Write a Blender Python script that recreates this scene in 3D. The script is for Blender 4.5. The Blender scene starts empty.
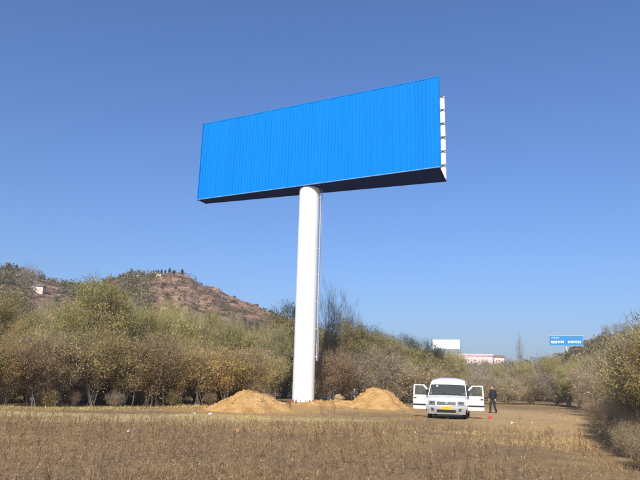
import bpy, bmesh, math, random
import numpy as np
from mathutils import Matrix, Vector, Euler

# ------------------------------------------------------------------ camera
F_PX, HOR, ROLL, CAM_H = 600.0, 382.5, 0.027, 1.6
PITCH = math.atan((HOR - 240) / F_PX)
scn = bpy.context.scene
cam_d = bpy.data.cameras.new('camera')
cam = bpy.data.objects.new('camera', cam_d)
scn.collection.objects.link(cam)
cam_d.sensor_width = 36.0
cam_d.lens = F_PX / 640 * 36.0
cam_d.clip_start, cam_d.clip_end = 0.1, 6000
RM = Matrix.Rotation(math.pi / 2 + PITCH, 4, 'X') @ Matrix.Rotation(ROLL, 4, 'Z')
cam.matrix_world = Matrix.Translation((0, 0, CAM_H)) @ RM
scn.camera = cam

# ------------------------------------------------------------------ sky, sun, exposure
SUN_EL, SUN_AZ = math.radians(34), math.radians(11)      # behind the camera, a little to its left
to_sun = Vector((-math.sin(SUN_AZ) * math.cos(SUN_EL), -math.cos(SUN_AZ) * math.cos(SUN_EL), math.sin(SUN_EL)))
world = bpy.data.worlds.new('World')
scn.world = world
world.use_nodes = True
wn = world.node_tree
sky = wn.nodes.new('ShaderNodeTexSky')
sky.sky_type = 'NISHITA'
sky.sun_disc = False
sky.sun_elevation = SUN_EL
sky.sun_rotation = math.atan2(to_sun.x, to_sun.y)
sky.altitude = 400
sky.air_density = 1.3
sky.dust_density = 1.9
sky.ozone_density = 9.0
bg = wn.nodes['Background']
tint = wn.nodes.new('ShaderNodeMix'); tint.data_type = 'RGBA'; tint.blend_type = 'MULTIPLY'
tint.inputs[0].default_value = 1.0; tint.inputs[7].default_value = (0.95, 1.01, 1.2, 1)      # white balance of the blue
wn.links.new(sky.outputs[0], tint.inputs[6])
wn.links.new(tint.outputs[2], bg.inputs[0])
bg.inputs[1].default_value = 0.094
sun_d = bpy.data.lights.new('sun', 'SUN')
sun_d.energy = 4.6
sun_d.angle = math.radians(0.55)
sun_d.color = (1.0, 0.925, 0.795)
sun = bpy.data.objects.new('sun', sun_d)
scn.collection.objects.link(sun)
sun.rotation_euler = to_sun.to_track_quat('Z', 'Y').to_euler()
sun.location = (0, 0, 60)
scn.view_settings.view_transform = 'Standard'
scn.view_settings.look = 'None'
scn.view_settings.exposure = 0.44
scn.view_settings.gamma = 1.0
scn.view_settings.use_curve_mapping = False
scn.cycles.max_bounces = 6
scn.cycles.transparent_max_bounces = 8
scn.cycles.volume_bounces = 0

random.seed(5)
rng = np.random.default_rng(11)
COL = scn.collection
R3 = np.array(RM.to_3x3())


# ------------------------------------------------------------------ pixel helpers (a pixel is only a direction)
def ray(u, v):
    return R3 @ np.array([(u - 320) / F_PX, -(v - 240) / F_PX, -1.0])


def gnd(u, v, z=0.0):
    d = ray(u, v)
    return np.array([0, 0, CAM_H]) + d * (z - CAM_H) / d[2]


def at_y(u, v, Y):
    d = ray(u, v)
    return np.array([0, 0, CAM_H]) + d * Y / d[1]


# ------------------------------------------------------------------ object helpers
def tag(o, label=None, cat=None, group=None, kind=None):
    if label: o['label'] = label
    if cat: o['category'] = cat
    if group: o['group'] = group
    if kind: o['kind'] = kind
    return o


def empty(name, loc=(0, 0, 0), rz=0.0):
    o = bpy.data.objects.new(name, None)
    COL.objects.link(o)
    o.location = loc
    o.rotation_euler = (0, 0, rz)
    o.empty_display_size = 0.3
    return o


def link_mesh(name, me, parent=None, loc=None, rot=None):
    o = bpy.data.objects.new(name, me)
    COL.objects.link(o)
    if parent is not None: o.parent = parent
    if loc is not None: o.location = loc
    if rot is not None: o.rotation_euler = rot
    return o


def np_mesh(name, V, Fc, mat, col=None, smooth=False):
    """V (n,3); Fc list of (m,k) index arrays; col (faces,3) face colours"""
    me = bpy.data.meshes.new(name)
    if not isinstance(Fc, list): Fc = [Fc]
    Fc = [np.asarray(f, dtype=np.int32) for f in Fc if len(f)]
    V = np.asarray(V, dtype=np.float32)
    nl = sum(f.size for f in Fc); nf = sum(len(f) for f in Fc)
    me.vertices.add(len(V)); me.vertices.foreach_set('co', V.ravel())
    me.loops.add(nl); me.loops.foreach_set('vertex_index', np.concatenate([f.ravel() for f in Fc]))
    me.polygons.add(nf)
    tot = np.concatenate([np.full(len(f), f.shape[1], dtype=np.int32) for f in Fc])
    st = np.concatenate([[0], np.cumsum(tot)[:-1]]).astype(np.int32)
    me.polygons.foreach_set('loop_start', st)
    me.polygons.foreach_set('loop_total', tot)
    me.polygons.foreach_set('use_smooth', np.full(nf, bool(smooth)))
    if col is not None:
        a = me.attributes.new('tint', 'FLOAT_COLOR', 'FACE')
        c = np.ones((nf, 4), dtype=np.float32); c[:, :3] = col
        a.data.foreach_set('color', c.ravel())
    me.update(calc_edges=True)
    me.validate()
    if mat: me.materials.append(mat)
    return me


class MB:
    """collects simple shapes into one mesh"""
    def __init__(s): s.v = []; s.f = []

    def add(s, v, f):
        b = len(s.v); s.v += [tuple(map(float, p)) for p in v]; s.f += [tuple(i + b for i in q) for q in f]
        return s

    def box(s, lo, hi, M=None):
        x0, y0, z0 = lo; x1, y1, z1 = hi
        v = [(x0, y0, z0), (x1, y0, z0), (x1, y1, z0), (x0, y1, z0), (x0, y0, z1), (x1, y0, z1), (x1, y1, z1), (x0, y1, z1)]
        if M is not None: v = [tuple(M @ Vector(p)) for p in v]
        return s.add(v, [(0, 3, 2, 1), (4, 5, 6, 7), (0, 1, 5, 4), (1, 2, 6, 5), (2, 3, 7, 6), (3, 0, 4, 7)])

    def tube(s, pts, rad, n=8, cap=True):
        pts = [Vector(p) for p in pts]
        if not hasattr(rad, '__len__'): rad = [rad] * len(pts)
        rings = []
        ref = None
        for i, p in enumerate(pts):
            t = (pts[min(i + 1, len(pts) - 1)] - pts[max(i - 1, 0)]).normalized()
            if ref is None or abs(ref.dot(t)) > 0.95: ref = Vector((0, 0, 1)) if abs(t.z) < 0.9 else Vector((1, 0, 0))
            a = t.cross(ref).normalized(); b = t.cross(a)
            rings.append([p + (a * math.cos(k * 2 * math.pi / n) + b * math.sin(k * 2 * math.pi / n)) * rad[i] for k in range(n)])
        v = [q for r in rings for q in r]; f = []
        for i in range(len(pts) - 1):
            for k in range(n):
                f.append((i * n + k, i * n + (k + 1) % n, (i + 1) * n + (k + 1) % n, (i + 1) * n + k))
        if cap:
            f.append(tuple(range(n))); f.append(tuple((len(pts) - 1) * n + k for k in reversed(range(n))))
        return s.add(v, f)

    def prism(s, poly, axis_lo, axis_hi, M=None):
        """poly in (y,z), extruded along x"""
        n = len(poly)
        v = [(axis_lo, a, b) for a, b in poly] + [(axis_hi, a, b) for a, b in poly]
        if M is not None: v = [tuple(M @ Vector(p)) for p in v]
        f = [tuple(range(n)), tuple(reversed(range(n, 2 * n)))] + [(i, i + n, (i + 1) % n + n, (i + 1) % n) for i in range(n)]
        return s.add(v, f)

    def ball(s, c, r, nu=10, nv=6):
        if not hasattr(r, '__len__'): r = (r, r, r)
        v = [(c[0], c[1], c[2] + r[2])]
        for j in range(1, nv):
            th = math.pi * j / nv
            for i in range(nu):
                ph = 2 * math.pi * i / nu
                v.append((c[0] + r[0] * math.sin(th) * math.cos(ph), c[1] + r[1] * math.sin(th) * math.sin(ph), c[2] + r[2] * math.cos(th)))
        v.append((c[0], c[1], c[2] - r[2])); f = []
        for i in range(nu): f.append((0, 1 + i, 1 + (i + 1) % nu))
        for j in range(nv - 2):
            for i in range(nu):
                a = 1 + j * nu
                f.append((a + i, a + nu + i, a + nu + (i + 1) % nu, a + (i + 1) % nu))
        L = len(v) - 1; a = 1 + (nv - 2) * nu
        for i in range(nu): f.append((L, a + (i + 1) % nu, a + i))
        return s.add(v, f)

    def mesh(s, name, mat, smooth=False, bevel=0.0, bseg=2):
        me = bpy.data.meshes.new(name)
        me.from_pydata(s.v, [], s.f)
        bm = bmesh.new(); bm.from_mesh(me)
        bmesh.ops.recalc_face_normals(bm, faces=bm.faces)
        if bevel > 0:
            ed = [e for e in bm.edges if len(e.link_faces) == 2 and e.calc_face_angle(0) > 0.6]
            bmesh.ops.bevel(bm, geom=ed, offset=bevel, segments=bseg, affect='EDGES', clamp_overlap=True)
        bm.to_mesh(me); bm.free()
        if smooth:
            me.polygons.foreach_set('use_smooth', [True] * len(me.polygons))
            if hasattr(me, 'set_sharp_from_angle'): me.set_sharp_from_angle(angle=math.radians(40))
        if mat: me.materials.append(mat)
        return me

    def build(s, name, mat, parent=None, smooth=False, bevel=0.0, loc=None, rot=None):
        return link_mesh(name, s.mesh(name, mat, smooth, bevel), parent, loc, rot)


# ------------------------------------------------------------------ materials
def new_mat(name):
    m = bpy.data.materials.new(name); m.use_nodes = True
    nt = m.node_tree
    return m, nt, nt.nodes['Principled BSDF']


def ramp(nt, fac, stops):
    r = nt.nodes.new('ShaderNodeValToRGB')
    e = r.color_ramp.elements
    while len(e) < len(stops): e.new(0.5)
    for i, (p, c) in enumerate(stops):
        e[i].position = p; e[i].color = (*c, 1)
    nt.links.new(fac, r.inputs[0])
    return r.outputs[0]


def noise(nt, scale, detail=4, rough=0.55, coord='Object', vec=None):
    n = nt.nodes.new('ShaderNodeTexNoise')
    n.inputs['Scale'].default_value = scale; n.inputs['Detail'].default_value = detail; n.inputs['Roughness'].default_value = rough
    if vec is None:
        tc = nt.nodes.new('ShaderNodeTexCoord'); vec = tc.outputs[coord]
    nt.links.new(vec, n.inputs['Vector'])
    return n.outputs['Fac']


def math_n(nt, op, a, b=None, c=None, clamp=False):
    n = nt.nodes.new('ShaderNodeMath'); n.operation = op; n.use_clamp = clamp
    for i, x in enumerate((a, b, c)):
        if x is None: continue
        if isinstance(x, (int, float)): n.inputs[i].default_value = x
        else: nt.links.new(x, n.inputs[i])
    return n.outputs[0]


def mix_c(nt, fac, a, b, mode='MIX'):
    n = nt.nodes.new('ShaderNodeMix'); n.data_type = 'RGBA'; n.blend_type = mode
    for k, x in ((0, fac), (6, a), (7, b)):
        if isinstance(x, (int, float)): n.inputs[k].default_value = x
        elif isinstance(x, tuple): n.inputs[k].default_value = (*x, 1)
        else: nt.links.new(x, n.inputs[k])
    return n.outputs[2]


def bump(nt, bsdf, h, strength=0.3, dist=0.05):
    b = nt.nodes.new('ShaderNodeBump'); b.inputs['Strength'].default_value = strength; b.inputs['Distance'].default_value = dist
    nt.links.new(h, b.inputs['Height']); nt.links.new(b.outputs[0], bsdf.inputs['Normal'])


def surf(name, c, rough=0.6, var=0.15, scale=3.0, metal=0.0, spec=0.5, bmp=0.0, c2=None, coat=0.0):
    """plain surface with uneven tone and gloss"""
    m, nt, b = new_mat(name)
    n = noise(nt, scale, 5)
    lo = tuple(x * (1 - var) for x in c); hi = c2 if c2 else tuple(min(1, x * (1 + var)) for x in c)
    nt.links.new(ramp(nt, n, [(0.3, lo), (0.7, hi)]), b.inputs['Base Color'])
    b.inputs['Roughness'].default_value = rough
    n2 = noise(nt, scale * 4, 3)
    nt.links.new(math_n(nt, 'MULTIPLY_ADD', n2, 0.25, rough - 0.12), b.inputs['Roughness'])
    b.inputs['Metallic'].default_value = metal
    b.inputs['Specular IOR Level'].default_value = spec
    b.inputs['Coat Weight'].default_value = coat
    if bmp: bump(nt, b, noise(nt, scale * 6, 4), bmp)
    return m


def leaf_mat(name, trans=0.5, hue=0.008, sat=0.12, val=0.18):
    """face tint from the mesh, a small shift per plant, part of the light passing through"""
    m, nt, b = new_mat(name)
    at = nt.nodes.new('ShaderNodeAttribute'); at.attribute_name = 'tint'
    oi = nt.nodes.new('ShaderNodeObjectInfo')
    h = nt.nodes.new('ShaderNodeHueSaturation')
    nt.links.new(at.outputs['Color'], h.inputs['Color'])
    nt.links.new(math_n(nt, 'MULTIPLY_ADD', oi.outputs['Random'], 2 * hue, 0.5 - hue), h.inputs['Hue'])
    r2 = math_n(nt, 'FRACT', math_n(nt, 'MULTIPLY', oi.outputs['Random'], 17.3))
    nt.links.new(math_n(nt, 'MULTIPLY_ADD', r2, 2 * val, 1 - val), h.inputs['Value'])
    r3 = math_n(nt, 'FRACT', math_n(nt, 'MULTIPLY', oi.outputs['Random'], 41.7))
    nt.links.new(math_n(nt, 'MULTIPLY_ADD', r3, 2 * sat, 1 - sat), h.inputs['Saturation'])
    nt.links.new(h.outputs[0], b.inputs['Base Color'])
    b.inputs['Roughness'].default_value = 0.8
    b.inputs['Specular IOR Level'].default_value = 0.08
    if trans:
        t = nt.nodes.new('ShaderNodeBsdfTranslucent'); nt.links.new(h.outputs[0], t.inputs[0])
        mx = nt.nodes.new('ShaderNodeMixShader'); mx.inputs[0].default_value = trans
        nt.links.new(b.outputs[0], mx.inputs[1]); nt.links.new(t.outputs[0], mx.inputs[2])
        nt.links.new(mx.outputs[0], nt.nodes['Material Output'].inputs[0])
    return m


M = {}
M['leaf'] = leaf_mat('leaf')
M['grass'] = leaf_mat('dry_grass', 0.25, 0, 0, 0)
M['bark'] = surf('bark', (0.15, 0.125, 0.10), 0.9, 0.35, 6, spec=0.2, bmp=0.4)
M['dark_bark'] = surf('dark_bark', (0.075, 0.06, 0.05), 0.9, 0.35, 6, spec=0.2, bmp=0.4)
M['soil'] = surf('excavated_soil', (0.44, 0.25, 0.085), 0.95, 0.2, 1.3, spec=0.1, bmp=1.0, c2=(0.62, 0.39, 0.16))
M['clod'] = surf('earth_clod', (0.33, 0.23, 0.12), 0.95, 0.25, 3, spec=0.1, bmp=0.6)
M['white_paint'] = surf('white_paint', (0.80, 0.80, 0.79), 0.45, 0.04, 1.5)
M['pillar_paint'] = surf('pillar_paint', (0.78, 0.785, 0.79), 0.4, 0.05, 0.6)
M['liner'] = surf('white_sheet', (0.78, 0.77, 0.74), 0.5, 0.06, 2)
M['frame_steel'] = surf('frame_steel', (0.05, 0.045, 0.045), 0.6, 0.3, 4)
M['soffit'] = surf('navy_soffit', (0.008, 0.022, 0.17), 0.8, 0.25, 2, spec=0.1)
M['rust'] = surf('red_oxide', (0.26, 0.075, 0.045), 0.8, 0.35, 5, bmp=0.3)
M['trim_blue'] = surf('pale_blue_trim', (0.12, 0.28, 0.60), 0.5, 0.1, 3)
M['galv'] = surf('galvanised', (0.55, 0.56, 0.57), 0.4, 0.12, 5, metal=0.3)


def blue_sheet():
    m, nt, b = new_mat('blue_steel_sheet')
    n = noise(nt, 0.5, 4)
    oi = nt.nodes.new('ShaderNodeObjectInfo')
    tcs = nt.nodes.new('ShaderNodeTexCoord'); mps = nt.nodes.new('ShaderNodeMapping'); mps.inputs['Scale'].default_value = (5, 5, 0.25)
    nt.links.new(tcs.outputs['Object'], mps.inputs[0]); n = math_n(nt, 'ADD', math_n(nt, 'MULTIPLY', n, 0.5), math_n(nt, 'MULTIPLY', noise(nt, 1.0, 5, vec=mps.outputs[0]), 0.5))
    c = ramp(nt, n, [(0.3, (0.0003, 0.170, 0.55)), (0.7, (0.0004, 0.190, 0.60))])
    h = nt.nodes.new('ShaderNodeHueSaturation'); nt.links.new(c, h.inputs['Color'])
    nt.links.new(math_n(nt, 'MULTIPLY_ADD', oi.outputs['Random'], 0.07, 0.965), h.inputs['Value'])
    nt.links.new(h.outputs[0], b.inputs['Base Color'])
    b.inputs['Roughness'].default_value = 0.5
    b.inputs['Specular IOR Level'].default_value = 0.06
    return m


M['blue'] = blue_sheet()

# ------------------------------------------------------------------ terrain
RIDGE = 240.0
ridge_px = [(-900, 250), (-300, 235), (-100, 252), (0, 268), (30, 276), (60, 286), (90, 290), (118, 280), (135, 276), (150, 276), (165, 274), (180, 276), (192, 278),
            (200, 285), (214, 288), (230, 297), (255, 306), (280, 316), (300, 326), (330, 338), (360, 348), (420, 362), (470, 368), (520, 368),
            (555, 362), (575, 352), (590, 345), (605, 339), (640, 337), (700, 328), (900, 300), (1500, 290)]
_az, _te = [], []
for u, v in ridge_px:
    d = ray(u, v)
    _az.append(math.atan2(d[0], d[1])); _te.append(d[2] / math.hypot(d[0], d[1]))
_az, _te = np.array(_az), np.array(_te)
_ph = rng.uniform(0, 6.28, 24); _dr = rng.uniform(0, 6.28, 24)


def fbm(x, y, s, n=6, k0=0):
    o = 0; a = 1.0
    for k in range(n):
        q = (k + k0) % 24
        c, sn = math.cos(_dr[q]), math.sin(_dr[q])
        o = o + a * np.sin((x * c + y * sn) * s + _ph[q] + 1.3 * np.sin((x * sn - y * c) * s * 0.7 + _ph[(q + 7) % 24]))
        s *= 1.75; a *= 0.62
    return o / 2.2


def H(x, y):
    x = np.asarray(x, float); y = np.asarray(y, float)
    r = np.hypot(x, y); az = np.arctan2(x, y)
    zr = CAM_H + RIDGE * np.interp(az, _az, _te)
    behind = np.clip((np.abs(az) - 1.2) / 0.8, 0, 1)
    zr = zr * (1 - behind)
    t = np.clip((r - 85) / (RIDGE - 85), 0, 1)
    h = zr * (0.55 * t ** 1.6 + 0.45 * t * t * (3 - 2 * t))
    h = h - np.clip((r - RIDGE) / 400, 0, 1) * zr * 0.6
    near = np.clip(1 - (r - 60) / 30, 0, 1)
    h = h + 0.055 * fbm(x, y, 0.35) * near * np.clip((r - 2) / 6, 0, 1)
    h = h + 1.3 * fbm(x, y, 0.045, k0=5) * t * (1 - 0.75 * t) + (1.5 * np.abs(fbm(x, y, 0.09, k0=12)) + 0.8 * np.abs(fbm(x, y, 0.3, k0=15)) - 0.8) * t
    return h


def hz(x, y): return float(H(x, y))


def hit(u, v, r0=60.0):
    """where the direction of a pixel meets the terrain"""
    d = ray(u, v); d = d / math.hypot(d[0], d[1])
    for r in np.arange(r0, 330, 0.5):
        p = np.array([0, 0, CAM_H]) + d * r
        if p[2] <= hz(p[0], p[1]): return p
    r = RIDGE - 2
    p = d * r
    return np.array([p[0], p[1], hz(p[0], p[1])])


def polar_sheet(rs, azs, mat, name):
    A, Rr = np.meshgrid(azs, rs)
    X = Rr * np.sin(A); Y = Rr * np.cos(A)
    V = np.stack([X, Y, H(X, Y)], -1).reshape(-1, 3)
    n, m = len(rs), len(azs)
    i = np.arange(n - 1)[:, None] * m + np.arange(m - 1)[None]
    Fq = np.stack([i, i + 1, i + m + 1, i + m], -1).reshape(-1, 4)[:, ::-1]
    return np_mesh(name, V, [Fq], mat, smooth=True)


def ground_material():
    m, nt, b = new_mat('dry_field')
    tc = nt.nodes.new('ShaderNodeTexCoord'); vec = tc.outputs['Object']
    big = noise(nt, 0.16, 4, vec=vec); mid = noise(nt, 0.9, 5, vec=vec); fine = noise(nt, 7.0, 6, 0.7, vec=vec)
    straw = ramp(nt, mid, [(0.3, (0.22, 0.145, 0.068)), (0.5, (0.33, 0.22, 0.098)), (0.72, (0.44, 0.30, 0.135))])
    brown = ramp(nt, fine, [(0.3, (0.15, 0.098, 0.055)), (0.65, (0.31, 0.205, 0.112))])
    c = mix_c(nt, ramp(nt, big, [(0.38, (0, 0, 0)), (0.62, (1, 1, 1))]), brown, straw)
    sp = nt.nodes.new('ShaderNodeSeparateXYZ'); nt.links.new(vec, sp.inputs[0])

    def patch(cx, cy, rx, ry):
        dx = math_n(nt, 'DIVIDE', math_n(nt, 'SUBTRACT', sp.outputs[0], cx), rx)
        dy = math_n(nt, 'DIVIDE', math_n(nt, 'SUBTRACT', sp.outputs[1], cy), ry)
        d2 = math_n(nt, 'ADD', math_n(nt, 'MULTIPLY', dx, dx), math_n(nt, 'MULTIPLY', dy, dy))
        w = math_n(nt, 'ADD', d2, math_n(nt, 'MULTIPLY', math_n(nt, 'SUBTRACT', mid, 0.5), 2.2))
        return math_n(nt, 'SUBTRACT', 1.35, w, clamp=True)
    soil = ramp(nt, fine, [(0.3, (0.40, 0.23, 0.085)), (0.7, (0.58, 0.36, 0.15))])
    dirt = ramp(nt, fine, [(0.3, (0.44, 0.285, 0.135)), (0.7, (0.62, 0.42, 0.21))])
    pm = patch(11.5, 34, 5.5, 17)
    c = mix_c(nt, math_n(nt, 'MULTIPLY', pm, 0.75), c, dirt)
    pale = ramp(nt, fine, [(0.3, (0.46, 0.34, 0.15)), (0.7, (0.68, 0.52, 0.25))])
    for p in ((-9.5, 25.5, 7.0, 3.0), (-3.0, 27.5, 6.0, 2.2)):
        c = mix_c(nt, math_n(nt, 'MULTIPLY', patch(*p), 0.85), c, pale)
    for p in ((-3.3, 35.5, 4.6, 6.5), (2.6, 42.5, 5.2, 6.0)):
        c = mix_c(nt, patch(*p), c, soil)
    nt.links.new(c, b.inputs['Base Color'])
    b.inputs['Roughness'].default_value = 0.95; b.inputs['Specular IOR Level'].default_value = 0.15
    bump(nt, b, math_n(nt, 'ADD', fine, math_n(nt, 'MULTIPLY', mid, 1.5)), 0.8, 0.08)
    return m


def hill_material():
    m, nt, b = new_mat('hill_scrub')
    tc = nt.nodes.new('ShaderNodeTexCoord'); vec = tc.outputs['Object']
    mp = nt.nodes.new('ShaderNodeMapping'); mp.inputs['Scale'].default_value = (1, 1, 5.5); nt.links.new(vec, mp.inputs[0])
    band = noise(nt, 0.05, 6, 0.65, vec=mp.outputs[0]); mid = noise(nt, 0.14, 6, 0.7, vec=vec); fine = noise(nt, 0.9, 5, 0.7, vec=vec)
    red = ramp(nt, band, [(0.38, (0.13, 0.08, 0.055)), (0.46, (0.24, 0.13, 0.085)), (0.52, (0.52, 0.32, 0.20)), (0.57, (0.27, 0.15, 0.10)), (0.66, (0.60, 0.42, 0.28))])
    green = ramp(nt, fine, [(0.3, (0.075, 0.065, 0.035)), (0.7, (0.20, 0.165, 0.085))])
    c = mix_c(nt, ramp(nt, mid, [(0.42, (0, 0, 0)), (0.6, (1, 1, 1))]), red, green)
    sp = nt.nodes.new('ShaderNodeSeparateXYZ'); nt.links.new(vec, sp.inputs[0])
    up = math_n(nt, 'DIVIDE', math_n(nt, 'SUBTRACT', sp.outputs[2], 20), 14, clamp=True)      # bare earth on the upper slope
    c = mix_c(nt, up, c, red)
    nt.links.new(c, b.inputs['Base Color'])
    b.inputs['Roughness'].default_value = 1.0; b.inputs['Specular IOR Level'].default_value = 0.1
    bump(nt, b, math_n(nt, 'ADD', band, fine), 1.0, 1.2)
    return m


M['ground'] = ground_material()
M['hill'] = hill_material()
az_in = np.radians(np.arange(-42, 42.01, 0.25))
azs = np.concatenate([np.radians(np.arange(-180, -42, 6.0)), az_in, np.radians(np.arange(48, 180.1, 6.0))])
azs = np.unique(np.round(azs, 6)); azs[-1] = math.pi; azs[0] = -math.pi
rs1 = np.concatenate([[0.001], 0.5 * 1.022 ** np.arange(0, 236)]); rs1 = np.append(rs1[rs1 < 84], 85.0)
rs2 = np.concatenate([np.linspace(85, 260, 110), np.geomspace(268, 900, 22)])
tag(link_mesh('ground', polar_sheet(rs1, azs, M['ground'], 'ground')), 'dry grassy field with patches of bare tan soil', kind='structure')
tag(link_mesh('hill', polar_sheet(rs2, azs, M['hill'], 'hill')), 'reddish brown eroded hillside behind the trees', kind='structure')

# ------------------------------------------------------------------ the big billboard
AX = -0.467
BW, BH, BZ = 21.69, 7.09, 17.01
d_ = Vector((math.cos(AX), math.sin(AX), 0)); n_ = Vector((math.sin(AX), -math.cos(AX), 0))      # along the board, towards the viewer
PB = Vector(gnd(303, 404)); PB.z = hz(PB.x, PB.y)
FBL = Vector((-10.825, 50.66, BZ))
RBL = Vector((-10.38, 51.56, BZ)); RBR = Vector((9.60, 43.78, BZ))
bb = empty('billboard', PB)
tag(bb, 'huge blue corrugated steel billboard on a single thick white pillar', 'billboard')


def bbl(p): return Vector(p) - PB


def corrugated_mesh(name, w, h, mat, pitch=None, depth=0.06):
    """x along, z up, ribs towards -y"""
    nr = 3; pitch = w / nr
    prof = []
    for k in range(nr):
        x = k * pitch
        prof += [(x, 0), (x + pitch * 0.50, 0), (x + pitch * 0.62, -depth), (x + pitch * 0.86, -depth)]
    prof.append((w, 0))
    v = []; f = []
    for x, y in prof: v += [(x, y, 0), (x, y, h), (x, y + 0.004, 0), (x, y + 0.004, h)]
    for i in range(len(prof) - 1):
        a = 4 * i; c = a + 4
        f += [(a, c, c + 1, a + 1), (a + 2, a + 3, c + 3, c + 2), (a, a + 2, c + 2, c), (a + 1, c + 1, c + 3, a + 3)]
    return MB().add(v, f).mesh(name, mat)


NS = 24
sw = BW / NS
me_sheet = corrugated_mesh('corrugated_sheet', sw + 0.012, BH, M['blue'])
for i in range(NS):
    p = FBL + d_ * (i * sw + 0.002) + n_ * (0.012 if i % 2 else 0.0)
    link_mesh('corrugated_sheet', me_sheet, bb, bbl(p + Vector((0, 0, random.uniform(-0.012, 0.012)))), (0, random.uniform(-0.0005, 0.0005), AX + random.uniform(-0.004, 0.004)))
rd = (RBR - RBL); RW = rd.length; RA = math.atan2(rd.y, rd.x); rd.normalize(); rn = Vector((rd.y, -rd.x, 0))
me_liner = corrugated_mesh('rear_sheet', RW / NS - 0.001, BH, M['liner'], depth=-0.045)
for i in range(NS):
    link_mesh('rear_sheet', me_liner, bb, bbl(RBL + rd * (i * RW / NS)), (0, 0, RA))
# edge trims
tr = MB(); FB0 = FBL + n_ * 0.012
for (za, zb) in ((-0.06, -0.004), (BH + 0.004, BH + 0.06)):
    t = MB(); Mx = Matrix.Rotation(AX, 4, 'Z')
    t.box((-0.02, -0.07 if za < 0 else -0.045, za), (BW + 0.02, 0.06, zb))
    t.build('edge_trim', M['trim_blue' if za < 0 else 'blue'], bb, loc=bbl(FBL), rot=(0, 0, AX))
for xa in (-0.07, BW + 0.012):
    MB().box((xa, -0.07, -0.1), (xa + 0.055, 0.06, BH + 0.1)).build('edge_trim', M['blue'], bb, loc=bbl(FBL), rot=(0, 0, AX))
# inner frame: posts, purlins, cross ties, braces
for i in range(9):
    s = 0.012 + i * 0.118
    a = FBL + d_ * (s * BW) - n_ * 0.16; c = RBL + rd * (s * RW) + rn * 0.16
    for q in (a, c):
        MB().box((-0.05, -0.05, 0), (0.05, 0.05, BH)).build('frame_post', M['frame_steel'], bb, loc=bbl(q), rot=(0, 0, AX))
    for k in range(4):
        z = 0.15 + k * (BH - 0.3) / 3
        MB().tube([bbl(a) + Vector((0, 0, z)), bbl(c) + Vector((0, 0, z))], 0.035, 5).build('cross_tie', M['frame_steel'], bb)
    for k in range(3 if i in (0, 4, 8) else 0):
        z0 = 0.15 + k * (BH - 0.3) / 3; z1 = z0 + (BH - 0.3) / 3
        if k % 2: z0, z1 = z1, z0
        MB().tube([bbl(a) + Vector((0, 0, z0)), bbl(c) + Vector((0, 0, z1))], 0.03, 5).build('diagonal_brace', M['frame_steel'], bb)
for k in range(7):
    z = 0.06 + k * (BH - 0.12) / 6
    MB().box((0, 0.065, -0.035), (BW, 0.115, 0.035)).build('purlin', M['frame_steel'], bb, loc=bbl(FBL + Vector((0, 0, z))), rot=(0, 0, AX))
    MB().box((0, -0.115, -0.035), (RW, -0.055, 0.035)).build('purlin', M['frame_steel'], bb, loc=bbl(RBL + Vector((0, 0, z))), rot=(0, 0, RA))
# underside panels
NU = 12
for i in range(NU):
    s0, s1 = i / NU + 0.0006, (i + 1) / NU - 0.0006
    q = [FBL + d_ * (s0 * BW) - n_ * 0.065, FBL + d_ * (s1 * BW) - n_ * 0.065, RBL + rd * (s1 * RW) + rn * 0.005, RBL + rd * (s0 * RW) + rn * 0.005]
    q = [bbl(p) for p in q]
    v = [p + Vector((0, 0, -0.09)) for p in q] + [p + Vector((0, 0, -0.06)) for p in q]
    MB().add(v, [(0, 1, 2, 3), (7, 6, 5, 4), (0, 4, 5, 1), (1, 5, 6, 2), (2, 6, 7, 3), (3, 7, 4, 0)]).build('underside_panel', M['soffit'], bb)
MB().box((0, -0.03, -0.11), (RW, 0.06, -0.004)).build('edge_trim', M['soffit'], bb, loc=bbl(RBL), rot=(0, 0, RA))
# pillar: rolled steel tube in welded lengths
PR = 0.83
top = BZ - PB.z - 0.1
pil = MB().tube([(0, 0, -0.3)] + [(0, 0, z) for z in np.linspace(0.0, top, 9)], [PR + 0.01] * 2 + [PR - 0.0] * 8, 48).build('pillar', M['pillar_paint'], bb, smooth=True)
for k in range(1, 8):
    z = top * k / 8
    MB().tube([(0, 0, z - 0.012), (0, 0, z + 0.012)], PR + 0.006, 48).build('weld_seam', M['pillar_paint'], pil, smooth=True)
fl = MB().tube([(0, 0, -0.05), (0, 0, 0.10)], PR + 0.34, 40).build('base_flange', M['rust'], bb, smooth=False)
for k in range(16):
    a = k * math.tau / 16
    MB().tube([((PR + 0.22) * math.cos(a), (PR + 0.22) * math.sin(a), 0.1), ((PR + 0.22) * math.cos(a), (PR + 0.22) * math.sin(a), 0.19)], 0.045, 6).build('anchor_bolt', M['rust'], fl)
    a += math.tau / 32
    c, s = math.cos(a), math.sin(a)
    g = [(PR - 0.01, 0.1), (PR + 0.27, 0.1), (PR + 0.05, 0.34), (PR - 0.01, 0.34)]
    v = [(r * c - e * s, r * s + e * c, z) for e in (-0.012, 0.012) for r, z in g]
    MB().add(v, [(0, 1, 2, 3), (7, 6, 5, 4), (0, 4, 5, 1), (1, 5, 6, 2), (2, 6, 7, 3), (3, 7, 4, 0)]).build('gusset', M['rust'], fl)
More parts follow.
